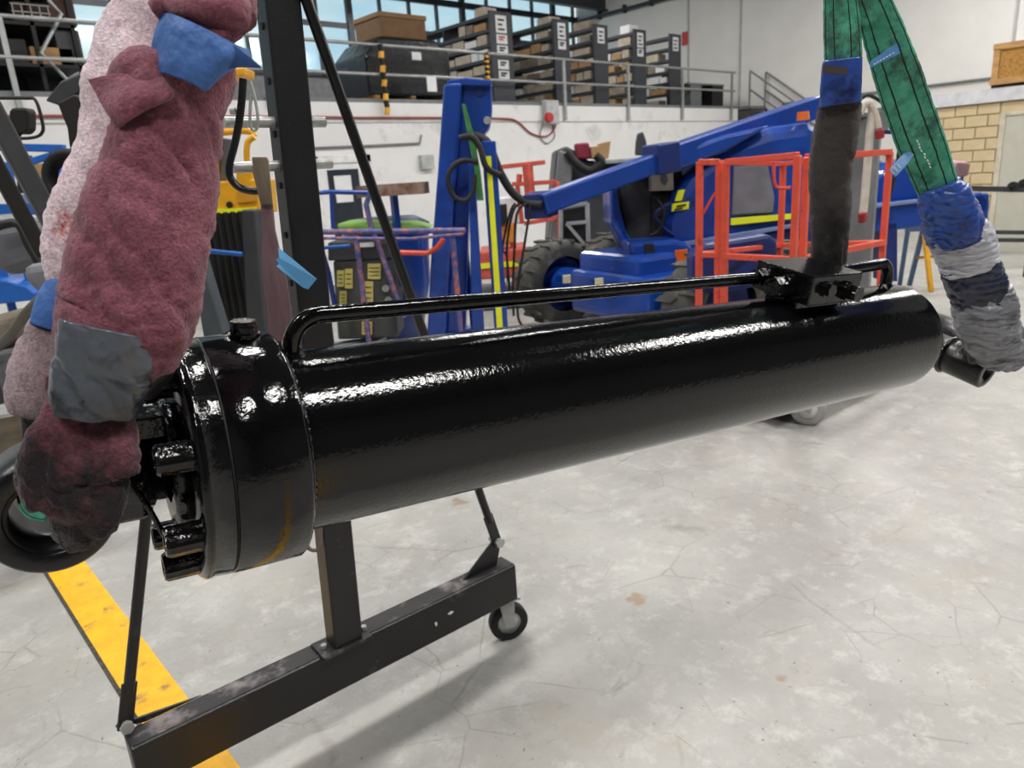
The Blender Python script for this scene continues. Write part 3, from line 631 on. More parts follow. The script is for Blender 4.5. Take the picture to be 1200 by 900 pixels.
# ------------------------------------------------------------------ trestle, long bar, pink cushion near the brick office
SD = 8.2
t = thing('saw_horse', 'blue and yellow saw horse in front of the brick office door', 'trestle', gz(1110, SD))
MB().bar(V(1062, 268, SD), V(1150, 263, SD), .07, .07).build('top_rail', mat('blue_grey_paint', (70, 96, 130), .5), t, .005)
for (x0, y0, x1, y1, m) in ((1082, 268, 1066, 330, MATS['blue_grey_paint']), (1083, 268, 1092, 334, YEL), (1144, 265, 1130, 320, MATS['blue_grey_paint']), (1146, 265, 1154, 330, YEL), (1064, 268, 1056, 310, MATS['blue_grey_paint'])):
    a = V(x0, y0, SD); b_ = V(x1, y1, SD + (.25 if m is not YEL else -.25)); b_.z = 0.0
    MB().bar(a, b_, .045, .045).build('leg', m, t, .003)
MB().bar(V(1074, 302, SD + .1), V(1152, 296, SD + .1), .03).build('cross_rail', mat('ochre_paint', (160, 120, 50), .6), t)
t = thing('steel_bar', 'long dark steel bar held level in front of the brick office', 'bar', V(1170, 222, 8.6))
pb1 = V(1135, 221, 8.6); pb2 = V(1300, 224, 8.4)
MB().bar(pb1, pb2, .06, .06).build('bar', DGREY, t)
MB().cyl(V(1187, 219, 8.5), V(1187, 219, 8.6), .06).build('roller', BLK, t); MB().cyl(V(1200, 217, 8.5), V(1200, 217, 8.6), .07).build('roller', BLK, t)
MB().bar(V(1184, 220, 8.5), V(1210, 212, 8.5), .03).build('lever', BLK, t)
for x in (1215, 1290):
    a = V(x, 224, 8.5); MB().bar((a.x, a.y, 0), a, .05).build('support', DGREY, t)
for k, y in enumerate((272, 281)):
    a = V(1150, y, 9.6); b_ = V(1260, y + 1, 9.0); MB().bar(a, b_, .04, .05).build('steel_length', DGREY, None, label=('upper' if k == 0 else 'lower') + ' of the two dark steel lengths lying in front of the office door', cat='bar')
t = thing('stool', 'small seat with a pale pink cover beside the brick office corner', 'stool', gz(1125, 9.4))
slab(MB(), [(1112, 188), (1134, 189), (1137, 193), (1133, 206), (1117, 208), (1112, 203)], 9.3, .4).build('seat_cover', mat('pink_cloth', (214, 168, 176), .9), t, .03)
slab(MB(), [(1124, 190), (1138, 191), (1135, 206), (1120, 209)], 9.25, .3).build('side_cloth', mat('mauve_cloth', (132, 104, 108), .9), t, .02)
a = V(1126, 207, 9.4); MB().bar((a.x, a.y, 0), a, .05).build('stem', BLK, t)

# ------------------------------------------------------------------ blue and orange scissor basket with tools (middle left)
BD = 5.9
PB = mat('blue_orange_chipped', (66, 78, 140), .5, 0, .15, vs=25, dirt=(190, 110, 90), dirt_amt=.38, dirt_scale=16, rgb2=(104, 100, 140))
t = thing('mesh_trolley', 'chipped blue and orange tube trolley left of the blue mast', 'trolley', gz(460, BD))
def tb(name, pts, r, m=PB, D=BD): MB().tube([V(x, y, d) for x, y, d in pts], r, 8).build(name, m, t)
tb('top_rail', [(368, 272, BD), (545, 270, BD - .3)], .022); tb('top_rail', [(372, 279, BD - .25), (480, 280, BD - .45), (543, 274, BD - .3)], .012)
for (x, D) in ((417, BD - .1), (530, BD - .3)):
    a = V(x, 275, D); MB().tube([a, (a.x, a.y, .15)], .022, 8).build('upright', PB, t)
for (x, D) in ((372, BD + .2), (545, BD + .4)):
    a = V(x, 275, D); MB().tube([a, (a.x, a.y, .15)], .02, 8).build('upright', BLUE_D, t)
tb('brace', [(434, 225, BD), (429, 240, BD), (434, 262, BD), (448, 300, BD), (462, 340, BD), (474, 372, BD)], .022)
tb('brace', [(373, 280, BD), (385, 320, BD), (395, 372, BD)], .022, BLUE_D)
tb('handle_tube', [(362, 232, BD), (368, 226, BD), (390, 225, BD), (434, 226, BD)], .018, BLUE)
tb('handle_tube', [(388, 226, BD), (390, 268, BD)], .016, BLUE)
tb('orange_tube', [(468, 296, BD - .1), (500, 297, BD - .1), (512, 291, BD - .1), (520, 280, BD - .1)], .022, REDO)
tb('light_blue_tube', [(371, 291, BD - .2), (410, 288, BD - .2)], .014, BLUE_L)
pp = [G(378, 408, .1), G(560, 408, .1), G(545, 385, .1), G(385, 385, .1)]
pp = [Vector((p.x, p.y, .1)) for p in (V(372, 400, 5.6), V(545, 400, 5.3), V(545, 380, 6.3), V(372, 380, 6.5))]
MB().prism(pp, (0, 0, .05)).build('platform', PB, t)
for p in pp: castor('castor', Vector((p.x, p.y, .05)) * 1 + (Vector((m_.x, m_.y, 0)) - Vector((m_.x, m_.y, 0))), (1, 0, 0), .05, .04, ZINC, t, topz=.1)
# tray on a post, part of trolley top
t = thing('rusty_tray', 'rusty steel tray on a blue post above the trolley', 'tray', V(460, 225, BD + .3))
mb = MB(); D0 = BD + .1
p = [V(418, 222, D0), V(497, 228, D0 - .2), V(502, 222, D0 + .1), V(468, 210, D0 + .5), V(430, 212, D0 + .5)]
zt_ = p[0].z; p = [Vector((q.x, q.y, zt_ - .06)) for q in p]
mb.prism(p, (0, 0, .012)); mb.build('pan', mat('rusty_steel', (112, 78, 62), .8, 0, .3, vs=12, rgb2=(150, 130, 116)), t)
for i in range(5): MB().bar(p[i] + Vector((0, 0, .04)), p[(i + 1) % 5] + Vector((0, 0, .04)), .015, .09).build('rim', MATS['rusty_steel'], t)
a = V(461, 226, D0 + .05); MB().bar((a.x, a.y, .72), (a.x, a.y, zt_ - .06), .05).build('post', BLUE, t, .004)
MB().bar(V(434, 226, D0), V(480, 222, D0), .05, .03).build('bracket', BLUE, t)
# dark tool chest with yellow labels
TB = BD + .1
t = thing('tool_chest', 'dark grey tool chest with yellow labels inside the tube trolley', 'tool box', gz(430, TB))
slab(MB(), [(384, 284), (462, 283), (464, 303), (384, 306)], TB - .02, .5).build('lid', DGREY, t, .015)
slab(MB(), [(390, 306), (462, 303), (466, 396), (396, 398)], TB, .45).build('body', mat('charcoal_plastic', (66, 68, 66), .55), t, .015)
for (x0, y0, x1, y1) in ((395, 317, 403, 336), (404, 315, 413, 338), (431, 309, 446, 327), (423, 330, 437, 355), (398, 341, 406, 357), (424, 377, 436, 392)):
    lb = slab(MB(), [(x0, y0), (x1, y0), (x1, y1), (x0, y1)], TB - .015, .012).build('yellow_label', mat('dull_yellow', (206, 192, 110), .6), t)
    mm = MB()
    for s in range(3): yy = y0 + (y1 - y0) * (.25 + .25 * s); slab(mm, [(x0 + 1.5, yy), (x1 - 1.5, yy), (x1 - 1.5, yy + .9), (x0 + 1.5, yy + .9)], TB - .018, .003)
    mm.build('print', INK, lb)
for (x, y) in ((452, 338), (455, 352)): MB().cyl(V(x, y, TB - .02), V(x, y, TB), .03).build('knob', ZINC, t)
slab(MB(), [(421, 285), (438, 284), (438, 289), (421, 290)], TB - .04, .02).build('paper_slip', PAPER, t)
slab(MB(), [(394, 262), (420, 261), (450, 263), (480, 262), (504, 268), (480, 271), (396, 270)], TB + .05, .5).build('green_hose_pile', mat('leaf_green', (120, 166, 72), .7), None, .02, label='bright green folded tarpaulin on top of the dark tool chest', cat='tarpaulin')
t = thing('blue_bin', 'round blue bin with a navy lid behind the tube trolley', 'bin', gz(478, 7.2))
q = gz(472, 7.2); zb = V(472, 262, 7.2).z
MB().lathe((q.x, q.y, .02), (0, 0, 1), [(0, .001), (0, .25), (zb * .5, .38), (zb - .05, .42)], 32).build('drum', BLUE, t)
MB().lathe((q.x, q.y, zb - .05), (0, 0, 1), [(0, .43), (.05, .43), (.12, .30), (.13, .001)], 32).build('lid', mat('navy_lid', (26, 40, 74), .5), t)
t = thing('hose_heap', 'grey hose coiled on the trolley platform', 'hose', V(450, 385, 5.9))
pts = []
for i in range(60): 
    an = i * .42; rr = .16 + .03 * math.sin(i * .9); q = V(415, 388, 5.95); pts.append((q.x + rr * 1.6 * math.cos(an), q.y + rr * math.sin(an), .18 + i * .002))
MB().tube(pts, .014, 6).build('hose', MGREY, t)

# ------------------------------------------------------------------ faded red cart and dark machine in the middle distance
RD = 8.8
t = thing('red_frame_cart', 'faded red frame cart with clutter right of the yellow striped leg', 'cart', gz(610, RD))
def rb(name, pts, w=.05, m=SALMON):
    MB().bar(V(*pts[0]), V(*pts[1]), w).build(name, m, t, .004)
rb('top_bar', ((585, 196, RD), (639, 190, RD))); rb('mast', ((618, 192, RD), (622, 240, RD)), .09); rb('bar', ((600, 216, RD), (652, 213, RD)), .05)
rb('bar', ((614, 262, RD), (654, 255, RD))); rb('post', ((652, 213, RD), (658, 300, RD))); rb('post', ((606, 216, RD), (612, 262, RD)), .04); rb('handle', ((609, 204, RD), (608, 214, RD)), .05)
q0 = V(654, 290, RD); MB().bar((q0.x, q0.y, 0), q0, .05).build('post', SALMON, t)
q0 = V(600, 262, RD); MB().bar((q0.x, q0.y, 0), (q0.x, q0.y, q0.z), .05).build('post', SALMON, t)
slab(MB(), [(562, 296), (618, 290), (618, 325), (562, 328)], RD - .1, .8).build('deck_box', SALMON, t, .02)
slab(MB(), [(563, 309), (609, 306), (609, 312), (563, 315)], RD - .12, .03).build('yellow_stripe', FLUO, t)
MB().box2(0, 0.001, 0, .001, 0, .001) if False else None
a = gz(590, RD + .3); MB().box((a.x, a.y, .1), .9, .6, .2, .9).build('base', DGREY, t)
slab(MB(), [(585, 232), (612, 230), (612, 262), (586, 264)], RD + .2, .3).build('white_canister', PAPER, None, .02, label='white canister on the faded red cart', cat='canister')
slab(MB(), [(581, 264), (602, 262), (603, 285), (582, 288)], RD - .05, .3).build('orange_crate', mat('ochre_plastic', (206, 130, 40), .6), None, .02, label='ochre plastic crate on the faded red cart', cat='crate')
slab(MB(), [(584, 240), (594, 239), (595, 262), (585, 263)], RD - .1, .15).build('black_can', BLK, None, .01, label='small black can on the faded red cart', cat='can')
t = thing('dark_machine', 'dark grey machine with sloping sides behind the long blue arm', 'machine', gz(690, 9.2))
slab(MB(), [(640, 340), (645, 250), (652, 176), (664, 171), (676, 178), (690, 188), (770, 188), (770, 340)], 9.3, .8).build('housing', DGREY, t, .03)
slab(MB(), [(655, 176), (672, 180), (664, 300), (643, 300)], 9.15, .2).build('side_leg', MGREY, t, .02)
slab(MB(), [(698, 188), (760, 184), (760, 189), (698, 193)], 9.1, .9).build('work_top', mat('pale_steel', (150, 156, 156), .4), t, .01)
MB().tube(smoothpath([V(664, 178, 9.1), V(674, 190, 9.1), V(690, 200, 9.1), V(705, 190, 9.1), V(698, 182, 9.1)], 5), .05, 8).build('hose', RUBBER, t)
slab(MB(), [(748, 156), (754, 154), (758, 166), (758, 182), (745, 182), (746, 166)], 9.2, .1).build('head_rest', DGREY, None, .02, label='upright dark grey machine head behind the blue hood', cat='machine')
bpy.data.objects['head_rest'].name = 'machine_head'
slab(MB(), [(674, 168), (690, 167), (694, 186), (676, 186)], 9.2, .2).build('red_case', mat('crimson_case', (130, 34, 56), .5), None, .02, label='crimson and black case on top of the dark machine', cat='case')
slab(MB(), [(692, 172), (703, 171), (703, 168), (716, 165), (713, 186), (694, 186)], 9.15, .25).build('open_carton', CARD, None, .008, label='open brown cardboard carton on top of the dark machine', cat='carton')
t = thing('steel_shelf', 'grey framed open shelf standing under the long blue arm', 'shelf', gz(675, 8.2))
fr = MB()
for a, b_ in (((657, 243), (657, 296)), ((688, 238), (690, 296)), ((657, 243), (688, 238)), ((664, 262), (688, 260)), ((664, 262), (688, 290))): fr.bar(V(a[0], a[1], 8.2), V(b_[0], b_[1], 8.2), .035)
fr.build('frame', mat('light_steel', (150, 152, 156), .45), t)
slab(MB(), [(660, 246), (686, 242), (687, 296), (660, 296)], 8.3, .35).build('back_panel', BLK, t)
MB().tube([V(658, 290, 8.2), Vector((V(658, 290, 8.2).x, V(658, 290, 8.2).y, 0))], .02, 6).build('leg', MATS['light_steel'], t); MB().tube([V(690, 290, 8.2), Vector((V(690, 290, 8.2).x, V(690, 290, 8.2).y, 0))], .02, 6).build('leg', MATS['light_steel'], t)

# ------------------------------------------------------------------ left background
YD = 4.6
t = thing('yellow_machine', 'yellow machine head with hooks seen between the towel and the black post', 'machine', gz(268, YD))
slab(MB(), [(228, 214), (300, 210), (304, 252), (296, 250), (226, 248)], YD, .4).build('body', YEL, t, .01)
slab(MB(), [(226, 246), (300, 243), (300, 248), (226, 252)], YD - .02, .05).build('edge', FLUO, t)
slab(MB(), [(277, 224), (301, 222), (301, 236), (277, 238)], YD - .02, .03).build('cover_plate', mat('ochre_plate', (200, 140, 30), .5), t, .003)
MB().cyl(V(269, 240, YD - .02), V(269, 240, YD), .02).build('bolt', BLK, t)
MB().tube(smoothpath([V(250, 156, YD), V(290, 153, YD), V(298, 160, YD)], 4), .022, 8).build('hook_bar', YEL, t)
MB().tube(smoothpath([V(298, 160, YD - .1), V(290, 168, YD - .1), V(290, 190, YD - .1), V(298, 200, YD - .1)], 5), .018, 8).build('hook', YEL, t)
slab(MB(), [(232, 84), (286, 78), (286, 88), (246, 97), (250, 216), (236, 216)], YD, .2).build('top_arm', YEL, t, .01)
slab(MB(), [(250, 160), (262, 162), (258, 216), (248, 216)], YD + .1, .2).build('upright', DGREY, t, .01)
slab(MB(), [(276, 200), (294, 198), (294, 214), (276, 215)], YD, .1).build('lug', YEL, t, .01)
t = thing('strip_radiator', 'black unit of upright slats under the yellow machine', 'machine', gz(270, YD))
q0 = V(240, 250, YD); q1 = V(300, 248, YD)
for i in range(8):
    a = q0.lerp(q1, i / 7.0); a.z = q0.z; a2 = Vector((a.x, a.y, .3))
    MB().bar(a2, a, .055, .05).build('slat', BLK, t, .006)
MB().bar((q0.x, q0.y, .3), (q1.x, q1.y, .3), .12).build('base', DGREY, t)
for q in (q0, q1): MB().bar((q.x, q.y, 0), (q.x, q.y, .3), .08).build('foot', DGREY, t)
q0 = V(285, 248, YD - .3); q1 = V(308, 390, YD - .3)
slab(MB(), [(282, 246), (298, 246), (312, 396), (290, 396)], YD - .35, .15).build('side_post', DGREY, t, .01)
MB().tube([V(232, 293, YD - .4), V(284, 298, YD - .4)], .014, 6).build('light_blue_tube', BLUE_L, None, label='thin light blue tube crossing in front of the black slats', cat='tube')
slab(MB(), [(222, 300), (234, 300), (262, 392), (238, 396)], 3.2, .1).build('grey_panel', mat('green_grey_panel', (64, 72, 76), .5), None, .01, label='grey green sloping panel beside the maroon towel', cat='panel')
# dark forklift parts at left
t = thing('forklift', 'dark grey forklift truck at the left edge with a black wing mirror and sloping posts', 'forklift', gz(40, 3.2))
FD = 3.2
MB().bar(V(-14, 120, FD - .2), V(74, 285, FD - .1), .075, .06).build('cab_post', DGREY, t, .008)
MB().bar(V(-20, 165, FD - .7), V(52, 300, FD - .6), .05, .04).build('cab_post', BLK, t, .008)
mr = thing('tmp', '', '', (0, 0, 0)); bpy.data.objects.remove(mr)
mb = MB(); mb.lathe(V(17, 142, FD), HD, [(-.01, .001), (-.01, .035), (.0, .048), (.03, .05), (.05, .035), (.06, .001)], 24)
mo = slab(MB(), [(10, 130), (14, 126), (30, 126), (33, 131), (33, 152), (28, 157), (16, 157), (10, 150)], FD, .06).build('mirror', BLK, t, .02)
MB().tube(smoothpath([V(24, 157, FD + .02), V(22, 162, FD), V(40, 161, FD), V(49, 156, FD), V(50, 145, FD), V(42, 118, FD), V(30, 115, FD), V(-5, 115, FD)], 5), .007, 6).build('mirror_arm', BLK, t)
slab(MB(), [(52, 118), (70, 95), (118, 74), (122, 92), (78, 118), (70, 124)], FD + .6, .35).build('guard_plate', DGREY, t, .01)
slab(MB(), [(66, 120), (86, 110), (108, 118), (106, 150), (95, 178), (92, 192), (82, 182), (78, 150)], FD + .55, .2).build('mast_side', BLK, t, .01)
slab(MB(), [(100, 100), (112, 96), (112, 185), (98, 190)], FD + .6, .3).build('mast_rail', DGREY, t, .01)
a = V(104, 190, FD + .7); MB().bar((a.x, a.y, 0), a, .09, .12).build('mast_rail', DGREY, t, .01)
MB().cyl(V(86, 177, FD + .53), V(86, 177, FD + .55), .02).build('bolt', ZINC, t)
for k in range(4): MB().tube([V(82, 208, FD + .5 + k * .05) + (Vector((0, 0, 1)) * math.sin(a) + Vector((HD.y, -HD.x, 0)) * math.cos(a)) * (.115 - .012 * k) for a in [i * math.pi / 12 for i in range(24)]], .02, 8, close=True).build('cable_reel', RUBBER, t)
# seat and padding
SDp = 3.3
slab(MB(), [(-30, 248), (0, 262), (25, 258), (60, 292), (66, 310), (30, 318), (6, 326), (-30, 300)], SDp + .2, .35).build('seat_back', GREYPAD, t, .05)
slab(MB(), [(22, 312), (60, 306), (90, 318), (108, 352), (96, 372), (60, 360), (28, 332)], SDp, .3).build('arm_rest', mat('grey_vinyl_light', (120, 122, 128), .5, bump=.15, bs=25), t, .045)
slab(MB(), [(-40, 378), (10, 372), (20, 398), (-10, 420), (-40, 420)], SDp + .1, .4).build('tan_pad', mat('tan_cover', (132, 122, 106), .8), t, .03)
slab(MB(), [(-40, 420), (50, 405), (60, 440), (20, 470), (-40, 490)], SDp, .4).build('seat_base', GREYPAD, t, .04)
MB().tube(smoothpath([V(-10, 268, SDp + .1), V(20, 262, SDp + .1), V(35, 290, SDp + .1), V(60, 330, SDp + .1)], 5), .02, 8).build('seat_rail', BLK, t)
MB().tube(smoothpath([V(-20, 420, SDp - .05), V(10, 395, SDp - .05), V(30, 368, SDp - .05), V(56, 342, SDp - .05)], 5), .022, 8).build('lever', mat('worn_grey_lever', (92, 88, 82), .5), t)
a = V(20, 430, SDp + .2); MB().bar((a.x - .1, a.y, .0), (a.x - .1, a.y, a.z), .3, .35).build('body', DGREY, t, .02)
t = thing('steel_drum', 'tan grey steel cylinder standing behind the rod eye at the left edge', 'drum', gz(10, 3.0))
a = V(12, 490, 3.0); MB().cyl((a.x, a.y, 0), (a.x, a.y, a.z + .03), .1, n=32).build('shell', mat('tan_steel', (112, 104, 90), .3, .5, .2, vs=8, stretch=(1, 1, 3)), t, .004)
MB().cyl((a.x, a.y, a.z + .03), (a.x, a.y, a.z + .045), .105, n=32).build('rim', ZINC, t)
# blue scissor lift frames far left
t = thing('blue_scissor_lift', 'blue tube framed scissor lift basket behind the forklift posts', 'scissor lift', gz(50, 6.2))
def lb_(name, a, b_, w=.05, m=BLUE_L): MB().bar(V(a[0], a[1], 6.2), V(b_[0], b_[1], 6.2), w).build(name, m, t, .006)
lb_('top_rail', (-20, 172), (76, 174), .06); lb_('upright', (64, 176), (90, 268), .05); lb_('upright', (33, 182), (40, 240), .05); lb_('rail', (35, 190), (78, 177), .05)
lb_('rail', (-20, 246), (90, 244), .09); lb_('rail', (-20, 266), (90, 268), .04); lb_('upright', (6, 190), (20, 250), .07); lb_('upright', (52, 262), (60, 300), .06)
for x in (-10, 20, 60): a = V(x, 268, 6.2); MB().bar((a.x, a.y, 0), a, .06).build('leg', BLUE_L, t)
slab(MB(), [(-30, 325), (8, 330), (30, 336), (40, 344), (38, 352), (-30, 360)], 6.0, .4).build('lower_frame', BLUE_L, t, .01)
slab(MB(), [(20, 228), (88, 226), (88, 250), (20, 250)], 6.35, .03).build('mesh_panel', mat('pale_blue_sheet', (170, 196, 220), .5), t)
slab(MB(), [(40, 192), (66, 191), (74, 222), (50, 224)], 6.5, .1).build('plywood_sheet', CARD, None, label='brown board leaning inside the blue scissor lift basket', cat='board')
bpy.data.objects['plywood_sheet'].name = 'brown_board'
slab(MB(), [(19, 212), (27, 210), (31, 222), (28, 227), (20, 226)], 6.1, .08).build('hand_lamp', BLK, None, .01, label='small black and orange lamp hanging on the blue basket', cat='lamp')
# shelves and clutter on the mezzanine at far left
YL = 11.7
xa = PL(-40, 60, 1, YL).x; xb_ = PL(92, 60, 1, YL).x
t = thing('storage_rack', 'dark storage rack at the upper left on the mezzanine', 'shelving', ((xa + xb_) / 2, YL, ZM + .06))
for x in (xa, xa + (xb_ - xa) * .6, xb_ - .04): 
    for y in (YL, YL + .9): MB().box2(x, x + .05, y - .03, y + .03, ZM + .06, 4.6).build('upright', BLK, t)
for z in (3.35, 3.85, 4.35): MB().box2(xa, xb_, YL - .03, YL + .95, z - .04, z).build('shelf', BLK, t)
MB().box2(xa, xb_, YL + .93, YL + .95, ZM + .06, 4.6).build('back_panel', BLK, t)
items = [((8, 40), 3.35, .4, .3, BLK, 'black box on the lower shelf of the upper left rack'), ((62, 60), 3.35, .5, .22, CARD, 'flat brown carton on the shelf of the upper left rack'), ((84, 60), 3.35, .3, .45, DGREY, 'dark grey bin at the right end of the upper left rack'), ((40, 20), 3.85, .4, .25, BLK, 'black case on the middle shelf of the upper left rack'), ((76, 20), 3.85, .3, .35, mat('rust_brown', (74, 48, 38), .7), 'rust brown box on the middle shelf of the upper left rack')]
for (px, z, w, h, m, lab) in items:
    x = PL(px[0], px[1], 1, YL).x; MB().box((x, YL + .3, z + h / 2 + .001), w, .5, h).build('storage_box', m, None, .01, label=lab, cat='box')
p = PL(58, 25, 1, YW + .2)
t = thing('wire_basket', 'pale wire basket in the upper left rack', 'basket', (p.x, YL - .2, 3.86))
for i in range(5): MB().bar((p.x - .25 + i * .1, YL - .05, 3.86), (p.x - .25 + i * .1, YL - .05, 4.05), .012).build('wire', mat('pale_wire', (180, 160, 150), .5), t)
for z in (3.87, 3.96, 4.05): MB().bar((p.x - .27, YL - .05, z), (p.x + .17, YL - .05, z), .012).build('wire', MATS['pale_wire'], t)
MB().tube([PL(56, 0, 1, YW + .1), PL(72, 16, 1, YW + .1), PL(48, 62, 1, YW + .1), PL(80, 95, 1, YW + .1)], .025, 6).build('bent_pipe', RAIL, None, label='bent zigzag grey pipe in front of the upper left rack', cat='pipe')

# ================================================================== FOREGROUND
# ------------------------------------------------------------------ black A-frame stand
zb = .30                                        # top of the base beam
BR = G(596, 656, zb); BL = G(148, 868, zb)
PB0 = G(404, 752, zb)
t = thing('steel_stand', 'black painted steel stand with upright post, base beam, braces and castors', 'stand', (PB0.x, PB0.y, 0))
bd = (BR - BL).normalized(); bn = Vector((-bd.y, bd.x, 0))
bm_ = (BR + BL) / 2
MB().frame(bm_ + Vector((0, 0, -.067)), bd * (BR - BL).length / 2, bn * .04, Vector((0, 0, .067))).build('base_beam', FRAME, t, .008, 3)
MB().frame(bm_ + Vector((0, 0, .0008)), bd * ((BR - BL).length / 2 - .006), bn * .034, Vector((0, 0, .0008))).build('beam_wear_strip', FRAME_TOP, t)
PT = PL(309, -160, 1, PB0.y)
pd = (PT - PB0).normalized()
MB().bar(PB0, PT, .085, .065, ref=bn).build('post', FRAME, t, .006, 3)
MB().frame(PB0 + Vector((0, 0, .006)) - bd * .008, bd * .075, bn * .045, Vector((0, 0, .005))).build('foot_plate', FRAME_TOP, t, .002)
for s in (-1, 1):
    MB().cyl(PB0 + bd * (.062 * s) + Vector((0, 0, .011)), PB0 + bd * (.062 * s) + Vector((0, 0, .022)), .009, n=6, smooth=False).build('foot_bolt', ZINC, t)
# slotted channel edge on the post's left side + pegs
for (y, l0, l1) in ((142, 262, 380), (193, 272, 388)):
    D_ = PT
    # point on post axis at this height
    c = None
    best = 1e9
    for i in range(200):
        q = PB0.lerp(PT, i / 199); cq = R.transposed() @ (q - O0); yy = 450 - F * cq.y / -cq.z
        if abs(yy - y) < best: best = abs(yy - y); c = q
    w0 = PL(l0, y, 1, c.y - 0).x - c.x; w1 = PL(l1, y, 1, c.y).x - c.x
    pg = MB().cyl(c + Vector((w0, 0.0, 0)), c + Vector((w1, 0.0, 0)), .0125, n=20); pg.build('peg', ZINC, t, .002)
for i in range(9):
    q = PB0.lerp(PT, .35 + .06 * i); MB().cyl(q - bd * .046 - bn * .0, q - bd * .0428, .008, n=12).build('peg_hole', INK, t)
# gussets and braces
def gusset(B, s, bolt_px, near):
    base = B - bd * (.03 * s) ; off = bn * near
    p0 = PL(bolt_px[0], bolt_px[1], 1, (base + off).y)
    a = base + off + Vector((0, 0, .0)); tri = [a - bd * s * .16 , a - bd * s * .02, p0 + bd * s * .022 + Vector((0, 0, .0)), p0 + Vector((0, 0, .024)), p0 - bd * s * .022]
    MB().prism(tri, bn * .008).build('gusset', FRAME, t, .002)
    return p0
g1 = gusset(BR, 1, (582, 634), .0)
g2 = gusset(BL, -1, (147, 848), .036)
def brace(p0, pts, Dn):
    d1 = (pts[0] - p0).normalized()
    MB().bar(p0 - d1 * .015, p0 + d1 * .11, .036, .010, ref=Vector((0, 1, 0))).build('brace_lug', FRAME, t, .003)
    MB().tube([p0 + d1 * .085, p0 + d1 * .12] + pts, [.012, .0135] + [.0135] * len(pts), 14).build('brace_rod', SATIN, t)
    MB().cyl(p0 - bn * .016, p0 + bn * .03, .0115, n=20).build('brace_bolt', ZINC, t, .001)
    MB().cyl(p0 - bn * .024, p0 - bn * .016, .017, n=6, smooth=False).build('bolt_head', ZINC, t, .001)
top1 = PL(352, -20, 1, g1.y - .02)
brace(g1, [top1], 0)
top2 = PL(176, 560, 1, g2.y - .04); dd = (top2 - g2).normalized(); brace(g2, [g2 + dd * 2.0], 0)
# castors
cc = G(597, 747) ; cc.z = .0685
ca_ = Vector((.42, .9, 0)).normalized()
castor('castor', cc, ca_, .0685, .036, ZINC, t, topz=.165)
c2 = BL + bd * .06; c2 = Vector((c2.x, c2.y, .0685)); castor('castor', c2, (.2, .98, 0), .0685, .036, ZINC, t, topz=.165)
# transverse feet are out of view: one short outrigger keeps it standing
bo = BL + bd * .02
# white chips on the beam
for (x, y, w, h) in ((511, 731, 4, 6), (528, 718, 9, 4)):
    fy = BR - bn * .0405
    # hit the near face of the beam
    r = ray(x, y); n_ = -bn; q = O0 + r * ((BR - bn * .0412 - O0).dot(n_) / r.dot(n_))
    sc = .0026
    mb = MB(); u = bd; v_ = Vector((0, 0, 1)); n8 = 9
    mb.prism([q + u * math.cos(i * 2 * math.pi / n8) * w * .5 * sc * random.uniform(.5, 1.1) + v_ * math.sin(i * 2 * math.pi / n8) * h * .5 * sc * random.uniform(.6, 1.2) for i in range(n8)], -bn * .0006)
    mb.build('paint_chip', PAPER, t)
# curled strap end hanging left of the post
MB().tube(smoothpath([V(362, 600, 1.75), V(359, 625, 1.75), V(361, 641, 1.75), V(369, 645, 1.75), V(375, 638, 1.75), V(376, 600, 1.75)], 6), .005, 8).build('wire_loop', mat('grey_brown_webbing', (112, 98, 94), .85, bump=.3, bs=120), None, label='small grey webbing loop hanging under the cylinder beside the black post', cat='strap')
# brown webbing strap over the peg
wz = mat('brown_webbing', (116, 104, 88), .9, 0, .15, vs=40, stretch=(1, 1, .2), bump=.3, bs=200)
wz2 = mat('mauve_webbing', (112, 88, 94), .9, 0, .15, vs=40, stretch=(1, 1, .2), bump=.3, bs=200)
SDt = 1.66
t = thing('webbing_strap', 'faded brown webbing strap looped over the lower peg of the black post', 'strap', V(306, 186, SDt))
def ribbon(name, rows, D, th, m, par, bev=0):     # rows: (y, xl, xr)
    mb = MB(); vs = []; n = len(rows)
    for (y, xl, xr, *rest) in rows:
        d = rest[0] if rest else D
        a = V(xl, y, d); b_ = V(xr, y, d); vs += [a, b_, b_ + HD * th, a + HD * th]
    fs = []
    for k in range(n - 1):
        for j in range(4): fs.append((4 * k + j, 4 * k + (j + 1) % 4, 4 * k + 4 + (j + 1) % 4, 4 * k + 4 + j))
    fs += [(0, 1, 2, 3), (4 * n - 4, 4 * n - 3, 4 * n - 2, 4 * n - 1)]
    mb.add(vs, fs, True); return mb.build(name, m, par, bev)
ribbon('webbing', [(184, 295, 312), (188, 295, 314), (210, 298, 316), (240, 305, 319)], SDt, .008, wz, t, .002)
ribbon('lower_webbing', [(238, 305, 319), (270, 307, 322), (300, 306, 329), (330, 308, 336), (360, 312, 340), (400, 316, 344)], SDt + .01, .008, wz2, t, .002)
ribbon('rear_webbing', [(195, 294, 303), (230, 303, 312), (242, 309, 315)], SDt + .03, .006, wz, t, .001)
